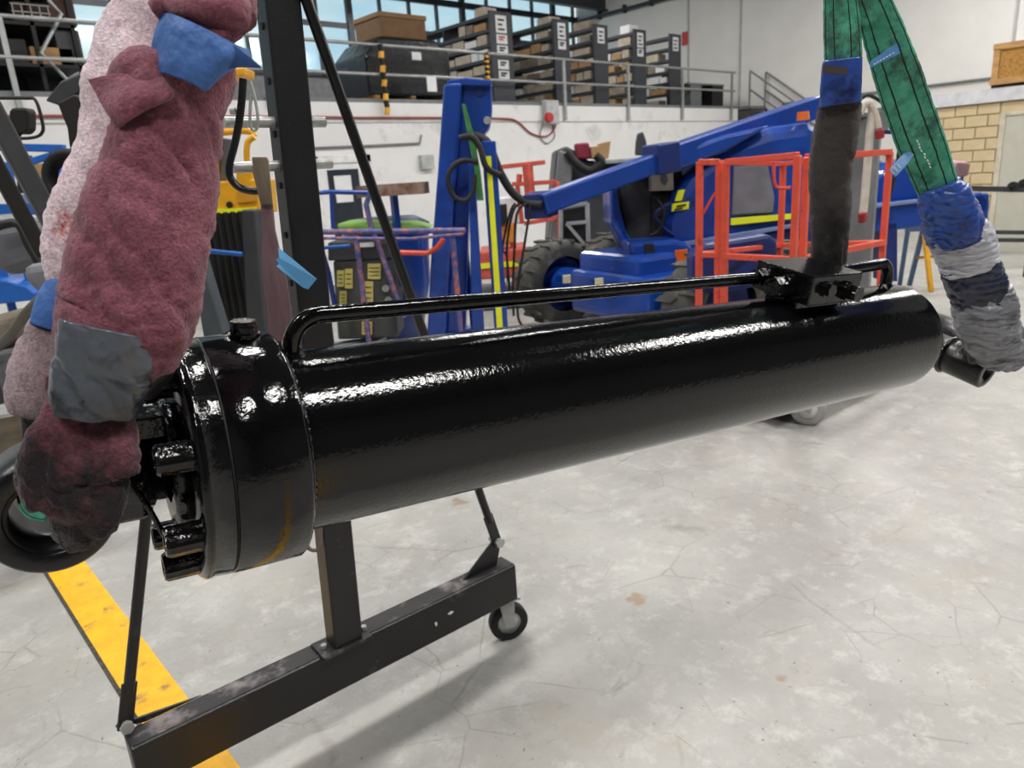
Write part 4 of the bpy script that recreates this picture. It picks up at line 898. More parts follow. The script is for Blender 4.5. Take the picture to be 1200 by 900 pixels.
# black U rod with grey clip
t = thing('hook_rod', 'black U shaped rod hanging beside the black post above the pegs', 'hook', V(270, 90, 1.7))
MB().tube(smoothpath([V(285, 92, 1.72), V(282, 130, 1.72), V(276, 165, 1.72), V(269, 193, 1.72), V(270, 208, 1.72), V(281, 220, 1.72), V(298, 224, 1.72), V(312, 222, 1.76)], 7), .0085, 12).build('rod', SATIN, t)
MB().tube(smoothpath([V(293, 95, 1.7), V(298, 112, 1.7), V(302, 135, 1.7), V(301, 150, 1.7), V(296, 152, 1.7), V(293, 140, 1.7), V(294, 110, 1.7)], 6), .0035, 8).build('clip', ZINC, t)
MB().cyl(V(270, 130, 1.71), V(276, 130, 1.71), .008, n=6).build('nut', ZINC, t)
# blue paper tag stuck on the post edge
bt = mat('pale_blue_tape', (96, 168, 220), .6, 0, .12, vs=10, bump=.3, bs=40)
tg = [V(326, 290, 1.62), V(371, 327, 1.62), V(361, 339, 1.62), V(355, 337, 1.62), V(324, 312, 1.60), V(327, 309, 1.61), V(323, 304, 1.61), V(327, 302, 1.61)]
MB().prism(tg, HD * .0015).build('tape_tag', bt, bpy.data.objects['steel_stand'], label='pale blue tape tag stuck across the post')

# ------------------------------------------------------------------ hydraulic cylinder
CO = Vector((.1554, .9615, 1.2329)); CDir = Vector((.981, -.1813, -.0689)).normalized()
e1 = Vector((-CDir.y, CDir.x, 0)).normalized(); e2 = CDir.cross(e1); e2 = e2 if e2.z > 0 else -e2
def cr_(a): a = math.radians(a); return e1 * math.cos(a) + e2 * math.sin(a)
def cpt(tt, r, a): return CO + CDir * tt + cr_(a) * r
def cproj(px, py, ang):                        # point seen at (px,py) on the plane holding the axis and direction ang
    n_ = CDir.cross(cr_(ang)); r = ray(px, py); return O0 + r * ((CO - O0).dot(n_) / r.dot(n_))
hc = thing('hydraulic_cylinder', 'glossy black hydraulic cylinder hanging level between two pairs of slings', 'cylinder', CO + CDir * .8)
N = 128
prof = [(.22, .06), (.22, .122), (.235, .125)] + [(.235 + i * .02, .125) for i in range(1, 73)] + [(1.70 + .03 * math.sin(a), .125 - .03 + .03 * math.cos(a)) for a in [i * math.pi / 16 for i in range(9)]] + [(1.733, .04), (1.733, .001)]
MB().lathe(CO, CDir, prof, N).build('barrel', GLOSS, hc)
GF = .112                                       # front face of the flange
MB().lathe(CO, CDir, [(GF, .05), (GF, .149), (GF + .005, .1545), (GF + .0115, .1545), (GF + .012, .153), (GF + .033, .155), (GF + .036, .152), (GF + .036, .05)], N).build('gland_plate', GLOSS, hc)
MB().lathe(CO, CDir, [(GF + .037, .05), (GF + .037, .152), (GF + .0385, .1555), (GF + .122, .1555), (GF + .127, .152), (GF + .127, .1)], N).build('head_flange', GLOSS, hc)
MB().lathe(CO, CDir, [(GF + .0345, .1), (GF + .0345, .1528), (GF + .0385, .1528), (GF + .0385, .1)], N).build('flange_gasket', INK, hc)
# weld bead
mb = MB(); n = 160; pts = [cpt(.242 + .0012 * math.sin(i * 2.9) , .1285 + .0012 * math.sin(i * 1.7), i * 360 / n) for i in range(n)]
mb.tube(pts, .0065, 8, close=True); mb.build('weld_bead', GLOSS2, hc)
n = 120; pts = [cpt(1.728, .098 + .0015 * math.sin(i * 2.3), i * 360 / n) for i in range(n)]
# inner gland + rod
MB().lathe(CO, CDir, [(GF - .018, .05), (GF - .018, .078), (GF - .013, .082), (GF, .082), (GF, .05)], 64).build('gland_boss', GLOSS2, hc)
MB().lathe(CO, CDir, [(-.005, .001), (-.005, .05), (.002, .054), (.04, .054), (.044, .05), (.075, .05), (.078, .044), (GF, .044)], 64).build('rod', GLOSS2, hc)
# socket screws
def screw(tt, ang, r=.127, ln=.04, rr=.0185):
    p = cpt(tt, r, ang); q = cpt(tt - ln, r, ang); mb = MB(); n = 26
    a = CDir.orthogonal().normalized(); b2 = CDir.cross(a)
    def ringp(c, rad, kn=0): return [c + (a * math.cos(2 * math.pi * i / n) + b2 * math.sin(2 * math.pi * i / n)) * (rad + (kn if i % 2 else 0)) for i in range(n)]
    rings = [ringp(p, rr, -.0009), ringp(q + CDir * .004, rr, -.0009), ringp(q, rr - .0025), ringp(q, rr * .62), ringp(q + CDir * .012, rr * .55)]
    for k in range(len(rings) - 1): mb.add(rings[k] + rings[k + 1], [(i, (i + 1) % n, n + (i + 1) % n, n + i) for i in range(n)], False)
    mb.add(rings[-1], [tuple(range(n))])
    return mb.build('cap_screw', GLOSS2, hc)
for an in (30, 110, 160, 207, 246, 293, 70, 0, 330): screw(GF, an)
# clamp and wire under the rod, little drain boss
MB().tube(smoothpath([cpt(.02, .060, 100), cpt(.035, .072, 150), cpt(.06, .085, 190), cpt(.075, .105, 215)], 6), .0035, 8).build('cable_tie', GLOSS2, hc)
MB().lathe(cpt(.015, 0, 0), CDir, [(-.004, .05), (-.004, .058), (.0, .062), (.012, .062), (.016, .058), (.016, .05)], 48).build('rod_collar', GLOSS2, hc)
tri = [cpt(.008, .0505, 205), cpt(.04, .0505, 185), cpt(.075, .0505, 200), cpt(.06, .0505, 225), cpt(.02, .0505, 228)]
MB().frame(cpt(.075, .062, 100), CDir * .03, cr_(190) * .022, cr_(100) * .016).build('wrench_block', GLOSS2, hc, .004)
MB().frame(cpt(.045, .055, 205), CDir * .022, cr_(295) * .03, cr_(205) * .008).build('wrench_flat', GLOSS2, hc, .008)
# rod eye
EC = CO + CDir * -.034 - e2 * .022 + e1 * .0
mb = MB(); hw = .052; ro = .068; ri = .044
mb.lathe(EC, e1, [(-hw, ri + .003), (-hw, ro - .003), (-hw + .003, ro), (hw - .003, ro), (hw, ro - .003), (hw, ri + .003), (hw - .003, ri), (-hw + .003, ri)], 72, closed=True)
mb.build('rod_eye', SATIN, hc)
MB().lathe(EC, e1, [(-hw + .003, ri + .001), (-hw + .003, ri - .004), (hw - .003, ri - .004), (hw - .003, ri + .001)], 64).build('bush', mat('dark_bush', (20, 20, 22), .35, .3), hc)
MB().cyl(EC + CDir * .045, CO + CDir * .03, .045, .048, n=40).build('eye_neck', GLOSS2, hc)
# hex plug
pc_ = cproj(285, 392, 92); pt_ = (pc_ - CO).dot(CDir)
MB().cyl(cpt(pt_, .153, 94), cpt(pt_, .160, 94), .020, n=32).build('plug_washer', GLOSS2, hc, .001)
MB().cyl(cpt(pt_, .160, 94), cpt(pt_, .176, 94), .0175, .0165, n=6, smooth=False).build('hex_plug', GLOSS2, hc, .0015)
# port block
BA = 100; nb = cr_(BA); qb = CDir.cross(nb); qb = qb if qb.y < 0 else -qb
bt_ = 1.325; bc = CO + CDir * bt_
MB().frame(bc + nb * .163, CDir * .08, qb * .07, nb * .03).build('port_block', GLOSS, hc, .003)
MB().frame(bc + nb * .123, CDir * .072, qb * .04, nb * .012).build('block_saddle', GLOSS2, hc, .004)
# plugs on the right / near faces
def plug(c, d, r, l, hexr=None):
    MB().cyl(c, c + d * l * .35, r, r * .97, n=24).build('port_collar', GLOSS2, hc, .0015)
    MB().cyl(c + d * l * .35, c + d * l, (hexr or r * .85), n=6, smooth=False).build('port_plug', GLOSS2, hc, .002)
fc = bc + nb * .163 + qb * .07
plug(fc + CDir * .035 - nb * .006, qb, .0195, .03); plug(fc - CDir * .035 + nb * .002, qb, .016, .016)
lf = bc + nb * .163 - CDir * .08
plug(lf + qb * .012 - nb * .004, -CDir, .024, .045, .0225)
plug(lf + qb * -.038 + nb * .006, -CDir, .017, .03, .0165)
plug(bc + nb * .165 + CDir * .08 + qb * .045, CDir, .012, .022)
# long steel pipe
PA = 97; rp = .0118
hgt = .125 + .052
ts = (cproj(365, 372, PA) - CO).dot(CDir)
entry = lf - qb * .035 + nb * .002 - CDir * .02
root_t = ts - .028
p_root = cpt(root_t, .120, PA); pts = [p_root, cpt(root_t, .120 + .012, PA)]
ex = CO + CDir * (ts + .03) + cr_(PA) * hgt
for i in range(9):
    a = math.pi / 2 * i / 8; pts.append(CO + CDir * (root_t + .04 * (1 - math.cos(a))) + cr_(PA) * (hgt - .04 + .04 * math.sin(a)))
pts += [entry.lerp(pts[-1], f) for f in (.75, .5, .25, 0)] + [entry + CDir * .03]
MB().tube(pts, rp, 24).build('oil_pipe', GLOSS, hc)
MB().cyl(p_root - cr_(PA) * .004, p_root + cr_(PA) * .012, .021, .0135, n=32).build('pipe_boss', GLOSS2, hc, .001)
MB().cyl(entry - CDir * .018, entry + CDir * .022, .0185, n=6, smooth=False).build('pipe_nut', GLOSS2, hc, .002)
# short pipe right of the block: U bend down into the barrel, plus low loop
rs = bc + nb * .170 + CDir * .08
def elbow(o0, te, ang, hh, rr, name):
    end = CO + CDir * te + cr_(ang) * hh; base = cpt(te, .12, ang); pts = [o0 - CDir * .01, o0 + CDir * .012]
    br = .028
    for i in range(9):
        a = math.pi / 2 * i / 8; pts.append(end - CDir * br + CDir * br * math.sin(a) - cr_(ang) * (br - br * math.cos(a)))
    pts.append(base); MB().tube(pts, rr, 20).build(name, GLOSS, hc)
    MB().cyl(base - cr_(ang) * .002, base + cr_(ang) * .012, .02, .013, n=24).build('pipe_boss', GLOSS2, hc)
elbow(rs - qb * .012, 1.655, 92, .178, .0135, 'short_pipe')
MB().cyl(rs - qb * .012, rs - qb * .012 + CDir * .022, .018, n=6, smooth=False).build('pipe_nut', GLOSS2, hc, .002)
# rear lugs: two bosses welded to the closed end
def w2(px, py, D): return V(px, py, D)
R0 = cpt(1.70, .0, 0)
def boss(p, q, r, ri):
    p = Vector(p); q = Vector(q); d = (q - p); L_ = d.length
    MB().lathe(p, d, [(0, .001), (0, r), (L_ - .003, r), (L_, r - .003), (L_, ri), (L_ - .02, ri - .001), (L_ - .02, .001)], 48).build('rear_lug', SATIN, hc)
la = V(1086, 405, 1.93); lb2 = V(1158, 436, 1.79)
boss(la, lb2, .0465, .023)
lc = V(1090, 384, 2.06); ld_ = V(1166, 412, 1.92)
boss(lc, ld_, .047, .023)
MB().lathe(cpt(1.722, 0, 0), CDir, [(0, .001), (0, .085), (.012, .072), (.022, .04), (.022, .001)], 40).build('end_weld', GLOSS2, hc)
wd = (lb2 - la).normalized(); wa = wd.orthogonal().normalized(); wb_ = wd.cross(wa)
tt_ = .36
wc_ = la + (lb2 - la) * tt_
MB().tube([wc_ + (wa * math.cos(i * math.pi / 20) + wb_ * math.sin(i * math.pi / 20)) * .047 for i in range(40)], .006, 8, close=True).build('lug_weld', GLOSS2, hc)

# ------------------------------------------------------------------ wrapped slings
def cloth(name, rows, m, parent, flat=.8, fold=.008, fs=14, fine=.0012, ffs=120, D0=None, seg=56, step=.006, fdir=3.0, label=None, seedv=0, power=2.3, cr=None):
    """rows: (cx, cy, D, half width in px).  A soft sleeve with folds, swept through real space."""
    P = []; W_ = []
    for (cx, cy, D, hw) in rows:
        p = V(cx, cy, D); P.append(p); W_.append(hw * depth(p) / F)
    k = 1; L_ = sum((P[i + 1] - P[i]).length for i in range(len(P) - 1)); k = max(2, int(L_ / step / (len(P) - 1)))
    PP = smoothpath(P, k); WW = [w.x for w in smoothpath([Vector((w, 0, 0)) for w in W_], k)]
    n = seg; vs = []; uv = []; acc = 0
    for i, p in enumerate(PP):
        tg = (PP[min(i + 1, len(PP) - 1)] - PP[max(i - 1, 0)]).normalized()
        view = (p - O0).normalized(); sd = tg.cross(view).normalized(); dp = sd.cross(tg).normalized()
        if i: acc += (PP[i] - PP[i - 1]).length
        for j in range(n):
            a = 2 * math.pi * j / n; ca, sa = math.cos(a), math.sin(a)
            e = 2 / power; x = math.copysign(abs(ca) ** e, ca) * WW[i]; y = math.copysign(abs(sa) ** e, sa) * WW[i] * flat
            q = p + sd * x + dp * y; rd = (sd * x + dp * y); rd = rd.normalized() if rd.length > 1e-6 else sd
            s = Vector((q.x * fs + seedv, q.y * fs, q.z * fs * .55 + q.x * fs * fdir * .2))
            dsp = fold * (noise.noise(s) + .5 * (1 - 2 * abs(noise.noise(s * 1.7)))) + fine * noise.noise(q * ffs)
            if cr:
                for (am, fr, an, w) in cr:
                    u_ = (p - PP[0]).dot(tg) * 0 + (x * math.cos(an) + (acc) * math.sin(an)); v2 = -x * math.sin(an) + acc * math.cos(an)
                    nn_ = noise.noise(Vector((u_ * fr * .4, v2 * fr, seedv + fr + (3 if sa > 0 else 0)))); dsp += am * ((1 - min(1, abs(nn_) * w)) ** 2 * -1 + .35)
            vs.append(q + rd * dsp); uv.append((j / n, acc * 10))
    m2 = len(PP)
    fs_ = [(k_ * n + j, k_ * n + (j + 1) % n, (k_ + 1) * n + (j + 1) % n, (k_ + 1) * n + j) for k_ in range(m2 - 1) for j in range(n)]
    mb = MB(); mb.add(vs, fs_, True); mb.add([], [tuple(range(n)), tuple(range((m2 - 1) * n, m2 * n))] if False else [])
    mb.f += [tuple(range(n)), tuple(range((m2 - 1) * n, m2 * n))]; mb.sm += [False, False]
    mb.uv = uv
    return mb.build(name, m, parent, label=label)
def towel_mat(name, c1, c2, dirt, z_lo, z_hi, base_dirt=.0, fuzz=260, stain=None):
    m = bpy.data.materials.new(name); m.use_nodes = True; n = m.node_tree; L = n.links; b = n.nodes['Principled BSDF']
    b.inputs['Roughness'].default_value = .95; b.inputs['Sheen Weight'].default_value = .25; b.inputs['Sheen Roughness'].default_value = .5; b.inputs['Specular IOR Level'].default_value = .15
    g = n.nodes.new('ShaderNodeNewGeometry'); pos = g.outputs['Position']
    def nz(sc, det=4, ro=.6):
        x = n.nodes.new('ShaderNodeTexNoise'); x.inputs['Scale'].default_value = sc; x.inputs['Detail'].default_value = det; x.inputs['Roughness'].default_value = ro; L.new(pos, x.inputs['Vector']); return x.outputs['Fac']
    def ramp(s, p0, p1, a=(0, 0, 0, 1), c=(1, 1, 1, 1)):
        r = n.nodes.new('ShaderNodeValToRGB'); r.color_ramp.elements[0].position = p0; r.color_ramp.elements[1].position = p1; r.color_ramp.elements[0].color = a; r.color_ramp.elements[1].color = c; L.new(s, r.inputs[0]); return r.outputs[0]
    def math_(op, a, bb):
        x = n.nodes.new('ShaderNodeMath'); x.operation = op
        for i, v in enumerate((a, bb)):
            if isinstance(v, (int, float)): x.inputs[i].default_value = v
            else: L.new(v, x.inputs[i])
        return x.outputs[0]
    base = ramp(nz(28, 6, .75), .3, .7, lin(c1), lin(c2))
    # grime rises from the greasy lower end
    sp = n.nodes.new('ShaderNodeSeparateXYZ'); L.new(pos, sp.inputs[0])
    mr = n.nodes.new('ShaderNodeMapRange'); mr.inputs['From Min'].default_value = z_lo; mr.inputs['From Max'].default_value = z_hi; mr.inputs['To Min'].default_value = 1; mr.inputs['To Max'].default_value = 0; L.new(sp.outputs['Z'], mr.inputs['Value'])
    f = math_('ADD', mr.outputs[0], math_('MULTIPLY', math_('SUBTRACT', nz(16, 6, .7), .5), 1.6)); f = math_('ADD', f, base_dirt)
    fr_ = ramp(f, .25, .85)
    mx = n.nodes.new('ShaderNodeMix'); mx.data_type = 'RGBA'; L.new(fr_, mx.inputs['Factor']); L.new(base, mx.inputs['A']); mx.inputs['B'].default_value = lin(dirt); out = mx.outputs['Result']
    if stain:
        (sx, sr, sc) = stain
        vd = n.nodes.new('ShaderNodeVectorMath'); vd.operation = 'DISTANCE'; L.new(pos, vd.inputs[0]); vd.inputs[1].default_value = sx
        ff = math_('ADD', vd.outputs['Value'], math_('MULTIPLY', math_('SUBTRACT', nz(140, 3), .5), sr * 2.2))
        r2 = ramp(ff, sr * .3, sr, (1, 1, 1, 1), (0, 0, 0, 1)); mx2 = n.nodes.new('ShaderNodeMix'); mx2.data_type = 'RGBA'; L.new(r2, mx2.inputs['Factor']); L.new(out, mx2.inputs['A']); mx2.inputs['B'].default_value = lin(sc); out = mx2.outputs['Result']
    # loop pile speckle
    sp2 = ramp(nz(fuzz, 2, .5), .38, .62, (.62, .62, .62, 1), (1.0, 1.0, 1.0, 1)); mx3 = n.nodes.new('ShaderNodeMix'); mx3.data_type = 'RGBA'; mx3.blend_type = 'MULTIPLY'; mx3.inputs['Factor'].default_value = .8
    L.new(out, mx3.inputs['A']); L.new(sp2, mx3.inputs['B']); L.new(mx3.outputs['Result'], b.inputs['Base Color'])
    bp = n.nodes.new('ShaderNodeBump'); bp.inputs['Strength'].default_value = .9; bp.inputs['Distance'].default_value = .003; L.new(nz(fuzz * 1.2, 3), bp.inputs['Height']); L.new(bp.outputs[0], b.inputs['Normal'])
    return m
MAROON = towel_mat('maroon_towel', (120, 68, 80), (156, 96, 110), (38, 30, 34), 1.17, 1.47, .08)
PINKW = towel_mat('pale_pink_towel', (238, 208, 220), (252, 236, 242), (170, 140, 150), .9, 1.25, stain=((V(92, 268, .862)), .03, (196, 74, 64)))
GREYT = towel_mat('grey_pink_towel', (150, 128, 134), (186, 164, 170), (58, 52, 58), 1.1, 1.36, .15)
FLEECE = towel_mat('charcoal_fleece', (70, 66, 66), (86, 80, 80), (34, 32, 33), 1.3, 1.52, fuzz=420)
def tape_mat(name, rgb, rgb2, rough=.35, bump=.7, bs=18, dirt=None, da=.2, st=None):
    return mat(name, rgb, rough, 0, .1, vs=9, bump=bump, bs=bs, rgb2=rgb2, dirt=dirt, dirt_amt=da, dirt_scale=14, stretch=st)
BTAPE = tape_mat('blue_masking_tape', (50, 92, 160), (74, 118, 186), .6, .7, 36)
PLAS = tape_mat('smoky_plastic_film', (54, 56, 62), (88, 94, 104), .22, .8, 14, dirt=(24, 24, 28), da=.3)
BPLAS = tape_mat('blue_plastic_film', (38, 66, 140), (52, 84, 160), .3, .6, 16, dirt=(28, 38, 84), da=.2)
WPLAS = tape_mat('white_plastic_film', (176, 178, 190), (206, 208, 216), .3, 1.0, 22, dirt=(120, 120, 136), da=.25, st=(.6, .6, 2.4))
GPLAS = tape_mat('grey_plastic_film', (108, 110, 118), (146, 148, 156), .28, 1.0, 20, dirt=(44, 44, 50), da=.4, st=(.6, .6, 2.0))
DPLAS = tape_mat('dark_plastic_film', (34, 38, 54), (46, 52, 76), .25, .9, 20)
GWEB = bpy.data.materials.new('green_webbing'); GWEB.use_nodes = True
def setup_web():
    n = GWEB.node_tree; L = n.links; b = n.nodes['Principled BSDF']; b.inputs['Roughness'].default_value = .8
    uvn = n.nodes.new('ShaderNodeUVMap'); uvn.uv_map = 'uv'; sp = n.nodes.new('ShaderNodeSeparateXYZ'); L.new(uvn.outputs[0], sp.inputs[0])
    def M(op, *a):
        x = n.nodes.new('ShaderNodeMath'); x.operation = op
        for i, v in enumerate(a):
            if isinstance(v, (int, float)): x.inputs[i].default_value = v
            else: L.new(v, x.inputs[i])
        return x.outputs[0]
    g = n.nodes.new('ShaderNodeNewGeometry')
    def nz(sc, det=5, ro=.65):
        x = n.nodes.new('ShaderNodeTexNoise'); x.inputs['Scale'].default_value = sc; x.inputs['Detail'].default_value = det; x.inputs['Roughness'].default_value = ro; L.new(g.outputs['Position'], x.inputs['Vector']); return x.outputs['Fac']
    def ramp(s, p0, p1, a, c):
        r = n.nodes.new('ShaderNodeValToRGB'); r.color_ramp.elements[0].position = p0; r.color_ramp.elements[1].position = p1; r.color_ramp.elements[0].color = a; r.color_ramp.elements[1].color = c; L.new(s, r.inputs[0]); return r.outputs[0]
    def mix(a, c, f):
        x = n.nodes.new('ShaderNodeMix'); x.data_type = 'RGBA'; L.new(f, x.inputs['Factor']); L.new(a, x.inputs['A']); x.inputs['B'].default_value = c; return x.outputs['Result']
    base = ramp(nz(22), .35, .65, lin((62, 152, 124)), lin((98, 190, 160)))
    base = mix(base, lin((44, 58, 52)), ramp(nz(15, 8, .75), .47, .62, (0, 0, 0, 1), (.8, .8, .8, 1)))
    base = mix(base, lin((74, 56, 44)), ramp(nz(7, 6, .7), .6, .75, (0, 0, 0, 1), (.6, .6, .6, 1)))
    # stitched seams: dark lines running along the strap
    cx = M('COSINE', M('MULTIPLY', sp.outputs['X'], 2 * math.pi))
    ln = None
    for c0 in (-.28, .28, .82, -.82):
        d = M('ABSOLUTE', M('SUBTRACT', cx, c0)); l1 = M('LESS_THAN', d, .035); ln = l1 if ln is None else M('MAXIMUM', ln, l1)
    base = mix(base, lin((22, 34, 30)), ln)
    wv = n.nodes.new('ShaderNodeTexWave'); wv.inputs['Scale'].default_value = 90; L.new(g.outputs['Position'], wv.inputs['Vector'])
    L.new(base, b.inputs['Base Color'])
    bp = n.nodes.new('ShaderNodeBump'); bp.inputs['Strength'].default_value = .35; bp.inputs['Distance'].default_value = .002
    L.new(M('ADD', nz(300, 2), M('MULTIPLY', ln, -1.0)), bp.inputs['Height']); L.new(bp.outputs[0], b.inputs['Normal'])
setup_web()

# left pair, front leg: maroon towel bundle
L1 = thing('maroon_wrapped_sling', 'lifting sling wrapped in a maroon towel with blue tape, through the rod eye', 'sling', V(250, 0, .84))
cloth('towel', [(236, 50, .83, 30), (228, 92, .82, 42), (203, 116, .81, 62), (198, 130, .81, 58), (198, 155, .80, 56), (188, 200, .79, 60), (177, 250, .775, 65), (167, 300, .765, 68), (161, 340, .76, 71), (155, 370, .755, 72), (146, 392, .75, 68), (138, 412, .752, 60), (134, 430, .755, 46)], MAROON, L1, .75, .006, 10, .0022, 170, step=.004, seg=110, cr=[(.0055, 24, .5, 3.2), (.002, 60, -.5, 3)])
pass
towel_flap = True
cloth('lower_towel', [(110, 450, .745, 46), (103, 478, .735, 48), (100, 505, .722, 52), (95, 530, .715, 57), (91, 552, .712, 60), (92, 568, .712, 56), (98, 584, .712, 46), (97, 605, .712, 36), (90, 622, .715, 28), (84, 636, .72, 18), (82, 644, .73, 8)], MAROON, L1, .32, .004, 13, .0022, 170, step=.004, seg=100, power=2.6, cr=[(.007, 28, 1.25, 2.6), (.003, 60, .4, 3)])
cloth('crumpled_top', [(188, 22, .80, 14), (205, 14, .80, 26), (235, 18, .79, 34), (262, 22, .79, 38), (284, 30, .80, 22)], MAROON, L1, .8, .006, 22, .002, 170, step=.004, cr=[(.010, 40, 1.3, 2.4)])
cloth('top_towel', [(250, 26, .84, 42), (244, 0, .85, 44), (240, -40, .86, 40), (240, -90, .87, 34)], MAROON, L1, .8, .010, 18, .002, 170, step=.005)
cloth('plastic_tape', [(132, 382, .735, 52), (127, 405, .732, 54), (121, 430, .734, 50), (116, 455, .732, 48), (112, 478, .732, 46)], PLAS, L1, .85, .004, 16, .0006, 60, step=.003, seg=100, power=2.8, cr=[(.006, 34, .7, 2.4), (.002, 90, -.4, 3)])
cloth('dark_film', [(182, 372, .77, 40), (180, 395, .77, 36), (170, 425, .775, 30), (158, 455, .78, 22)], mat('oily_dark_film', (26, 22, 28), .4, 0, .2, bump=.5, bs=20, dirt=(50, 36, 44), dirt_amt=.3, dirt_scale=10), L1, .8, .006, 16, .001, 90, step=.005)

def sheet(name, grid, m, parent, th=.0012, sub=6, wob=.002, fr=30):
    """grid of (px,py,D) rows -> thin wavy sheet with thickness"""
    n = len(grid[0]); rows = []
    G3 = [[V(*c) for c in r] for r in grid]
    rr = [smoothpath(r, sub) for r in G3]; cols = list(zip(*rr)); cc_ = [smoothpath(list(c), sub) for c in cols]
    nu = len(cc_); nv = len(cc_[0]); vs = []
    for u in range(nu):
        for v in range(nv):
            q = cc_[u][v]; vs.append(q + HD * (wob * noise.noise(q * fr)))
    back = [v + HD * th for v in vs]; fs = []
    for u in range(nu - 1):
        for v in range(nv - 1):
            a = u * nv + v; fs.append((a, a + 1, a + nv + 1, a + nv)); o_ = nu * nv; fs.append((o_ + a, o_ + a + nv, o_ + a + nv + 1, o_ + a + 1))
    o_ = nu * nv
    bd_ = [u * nv for u in range(nu)] + [(nu - 1) * nv + v for v in range(1, nv)] + [u * nv + nv - 1 for u in range(nu - 2, -1, -1)] + [v for v in range(nv - 2, 0, -1)]
    for i in range(len(bd_)): a = bd_[i]; b2 = bd_[(i + 1) % len(bd_)]; fs.append((a, b2, o_ + b2, o_ + a))
    mb = MB(); mb.add(vs + back, fs, True); return mb.build(name, m, parent)
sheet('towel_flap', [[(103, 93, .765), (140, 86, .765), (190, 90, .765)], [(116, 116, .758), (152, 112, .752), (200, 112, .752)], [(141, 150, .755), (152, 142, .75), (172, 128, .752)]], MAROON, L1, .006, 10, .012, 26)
sheet('blue_tape', [[(188, 15, .80), (206, 18, .765), (240, 33, .755), (272, 50, .765), (292, 58, .79)], [(182, 36, .80), (200, 40, .76), (238, 54, .75), (268, 68, .76), (290, 74, .79)], [(174, 84, .80), (192, 86, .76), (225, 98, .75), (243, 106, .755), (258, 84, .78)]], BTAPE, L1, .0015, 12, .005, 34)
sheet('tape_tail', [[(266, 46, .765), (282, 58, .77), (306, 78, .775)], [(266, 62, .765), (284, 70, .77), (306, 79, .775)], [(264, 82, .765), (280, 79, .77), (306, 80, .775)]], mat('blue_tape_tail', (44, 80, 140), .6, bump=.3, bs=30), L1, .0012, 6, .004, 30)
# left pair, rear leg: pale pink towel
L2 = thing('pale_pink_wrapped_sling', 'rear lifting sling wrapped in a pale pink towel, grey pink below', 'sling', V(215, 0, .96))
cloth('towel', [(232, -30, .97, 44), (214, 0, .96, 46), (190, 40, .95, 52), (175, 75, .94, 54), (166, 110, .93, 56), (158, 150, .92, 54), (147, 200, .91, 55), (133, 250, .90, 58), (122, 290, .895, 58), (118, 320, .89, 52), (116, 345, .885, 42)], PINKW, L2, .75, .007, 12, .0022, 190, step=.0045, seg=84, cr=[(.004, 26, 1.2, 2.6), (.002, 60, .5, 3)])
cloth('blue_tape', [(106, 336, .88, 42), (98, 362, .875, 46), (92, 388, .87, 46)], BTAPE, L2, .75, .003, 16, .0005, 60, step=.004)
cloth('grey_towel', [(86, 386, .872, 42), (80, 410, .87, 46), (72, 440, .866, 52), (67, 465, .862, 52), (64, 484, .86, 46)], GREYT, L2, .7, .004, 12, .002, 190, step=.0045, seg=72, cr=[(.004, 40, 1.2, 2.6)])
cloth('webbing_end', [(62, 478, .87, 34), (58, 510, .87, 26), (54, 545, .86, 26), (52, 575, .84, 24)], mat('oily_black_webbing', (30, 30, 32), .5, bump=.4, bs=90), L2, .4, .002, 12, .0005, 60, step=.006)
# green webbing seen inside the eye
cloth('green_webbing', [(30, 566, .80, 8), (38, 580, .765, 15), (46, 592, .755, 18), (60, 598, .752, 14)], GWEB, L1, .35, .002, 14, .0004, 60, step=.003)

# right pair, left leg: straight up from behind the port block
R1 = thing('fleece_wrapped_sling', 'green webbing sling leg wrapped in charcoal fleece rising behind the port block', 'sling', V(985, 0, 1.55))
cloth('fleece', [(984, 112, 1.585, 22), (982, 130, 1.59, 23), (977, 165, 1.60, 24), (973, 200, 1.61, 22), (973, 250, 1.625, 21), (972, 300, 1.64, 19), (971, 340, 1.65, 19), (969, 375, 1.66, 19)], FLEECE, R1, .5, .004, 14, .0012, 200, step=.005, seg=72, cr=[(.0035, 26, 1.35, 2.6), (.002, 60, .3, 3)])
cloth('blue_tape', [(987, 70, 1.575, 21), (986, 85, 1.575, 22), (985, 105, 1.575, 22), (985, 123, 1.575, 22)], BPLAS, R1, .62, .002, 20, .0005, 60, step=.005, power=3)
cloth('webbing', [(986, -80, 1.56, 18), (985, -30, 1.565, 18), (985, 0, 1.57, 18), (987, 40, 1.575, 20), (988, 80, 1.58, 20)], GWEB, R1, .3, .0015, 14, .0006, 80, step=.004, power=3, cr=[(.0009, 40, .1, 2.6)])
MB().prism([V(965, 76, 1.535), V(993, 79, 1.535), V(993, 88, 1.535), V(965, 86, 1.535)], HD * .004).build('dark_patch', mat('dark_patch', (62, 56, 54), .8), R1)
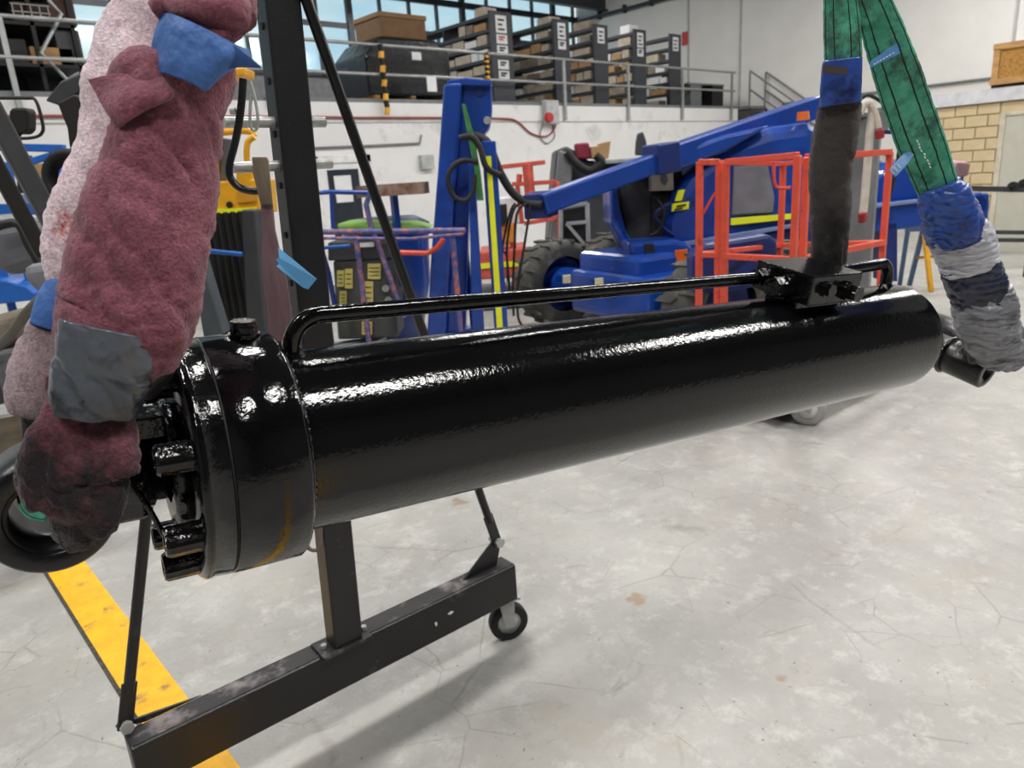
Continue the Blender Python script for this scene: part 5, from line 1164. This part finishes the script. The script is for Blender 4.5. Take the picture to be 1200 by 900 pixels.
# right pair, right leg: slants down to the rear lug
R2 = thing('film_wrapped_sling', 'green webbing sling leg wrapped in blue, white and grey film at the rear lugs', 'sling', V(1020, 0, 1.55))
cloth('webbing', [(996, -80, 1.55, 18), (1010, -30, 1.555, 18), (1020, 0, 1.56, 19), (1042, 60, 1.59, 23), (1064, 125, 1.62, 25), (1084, 180, 1.65, 24), (1102, 228, 1.675, 20)], GWEB, R2, .3, .0015, 14, .0006, 80, step=.004, power=3, cr=[(.001, 36, .1, 2.6)])
cloth('blue_film', [(1102, 216, 1.67, 20), (1106, 230, 1.672, 27), (1113, 250, 1.676, 29), (1119, 270, 1.68, 30), (1122, 282, 1.685, 27)], BPLAS, R2, .75, .004, 22, .0008, 80, step=.0025, seg=110, cr=[(0.004, 60, .35, 2.4), (0.002, 120, -.5, 2.6)])
cloth('white_film', [(1119, 266, 1.682, 28), (1126, 280, 1.69, 32), (1133, 298, 1.70, 31), (1137, 314, 1.705, 29)], WPLAS, R2, .75, .004, 24, .0012, 80, step=.0025, seg=110, cr=[(0.004, 60, .35, 2.4), (0.002, 120, -.5, 2.6)])
cloth('dark_film', [(1134, 304, 1.705, 28), (1140, 322, 1.71, 30), (1147, 342, 1.715, 30), (1150, 352, 1.72, 29)], DPLAS, R2, .75, .004, 24, .001, 80, step=.0025, seg=110, cr=[(0.004, 60, .35, 2.4), (0.002, 120, -.5, 2.6)])
cloth('grey_film', [(1149, 340, 1.715, 29), (1153, 362, 1.72, 33), (1158, 385, 1.73, 30), (1168, 402, 1.745, 28), (1182, 416, 1.76, 22), (1193, 424, 1.77, 14)], GPLAS, R2, .7, .006, 20, .0012, 80, step=.0025, seg=110, cr=[(0.005, 60, .35, 2.4), (0.0025, 120, -.5, 2.6)])
cloth('dark_underside', [(1140, 398, 1.80, 14), (1152, 410, 1.79, 22), (1160, 420, 1.79, 16)], mat('oily_film', (28, 28, 33), .3, bump=.6, bs=30), R2, .8, .004, 24, .001, 80, step=.004)
sheet('film_tail', [[(1178, 372, 1.74), (1188, 385, 1.75), (1199, 400, 1.76)], [(1172, 395, 1.74), (1188, 405, 1.745), (1202, 414, 1.75)], [(1168, 420, 1.75), (1182, 428, 1.75), (1200, 428, 1.75)]], GPLAS, R2, .003, 6, .01, 30)
# labels on the slings
lbm = mat('blue_sling_label', (84, 140, 196), .5, 0, .15, vs=20)
def strip(name, px, D, m, parent, th=.002): return slab(MB(), px, D, th).build(name, m, parent)
lb3 = strip('sling_label', [(1020, 72), (1051, 51), (1055, 62), (1020, 80)], 1.548, lbm, R2)
mm = MB()
for i in range(7):
    x = 1024 + i * 3.6; y = 75.0 - i * 2.1; slab(mm, [(x, y), (x + 2.2, y - 1.3), (x + 2.4, y - .2), (x + .2, y + 1.1)], 1.546, .001)
mm.build('label_print', PAPER, lb3)
tgm = sheet('loose_tag', [[(1060, 180, 1.62), (1052, 188, 1.61), (1042, 200, 1.60)], [(1066, 178, 1.61), (1058, 190, 1.60), (1046, 204, 1.59)], [(1071, 181, 1.60), (1062, 194, 1.59), (1049, 208, 1.58)]], mat('tag_blue', (88, 124, 168), .45, 0, .2, vs=30), R2, .001, 4, .003, 30)
mm = MB()
for i in range(3):
    for j in range(3):
        x = 1044 + i * 3.6 + j * 1.4; y = 201 - i * 4.0 + j * 1.6; slab(mm, [(x, y), (x + 1.5, y - 1.4), (x + 2.0, y - .8), (x + .5, y + .6)], 1.588, .0008)
mm.build('tag_print', PAPER, R2)
# white wear marks on the stitching
mm = MB()
for i in range(9):
    f = i / 9; x = 1074 + 17 * f + random.uniform(-1, 1); y = 164 + 34 * f; slab(mm, [(x, y), (x + 1.6, y + .4), (x + 2.4, y + 2.6), (x + .8, y + 2.4)], 1.60 + .02 * f, .001)
mm.build('stitch_wear', PAPER, R2)

# ------------------------------------------------------------------ lifting beam overhead (above the frame) carrying all four legs
hb1 = V(240, -90, .90); hb2 = V(990, -80, 1.56)
tb1 = Vector((hb1.x, hb1.y, 2.45)); tb2 = Vector((hb2.x, hb2.y, 2.45)); dbm = (tb2 - tb1).normalized()
t = thing('lifting_beam', 'black steel lifting beam above the cylinder', 'beam', (tb1 + tb2) / 2)
MB().bar(tb1 - dbm * .2, tb2 + dbm * .2, .08, .1).build('beam', FRAME, t, .006)
for h_, tb_ in ((hb1, tb1), (hb2, tb2)):
    MB().tube(smoothpath([tb_ + Vector((0, 0, -.05)), (tb_ + h_) / 2, h_], 5), .016, 10).build('hook_shank', ZINC, t)
for f in (.1, .9):
    q = tb1.lerp(tb2, f); MB().cyl(q + Vector((0, 0, .05)), (q.x, q.y, ZT), .009, n=8).build('hoist_chain', ZINC, t)
for o in list(COL.objects):
    if '_off' in o: del o['_off']
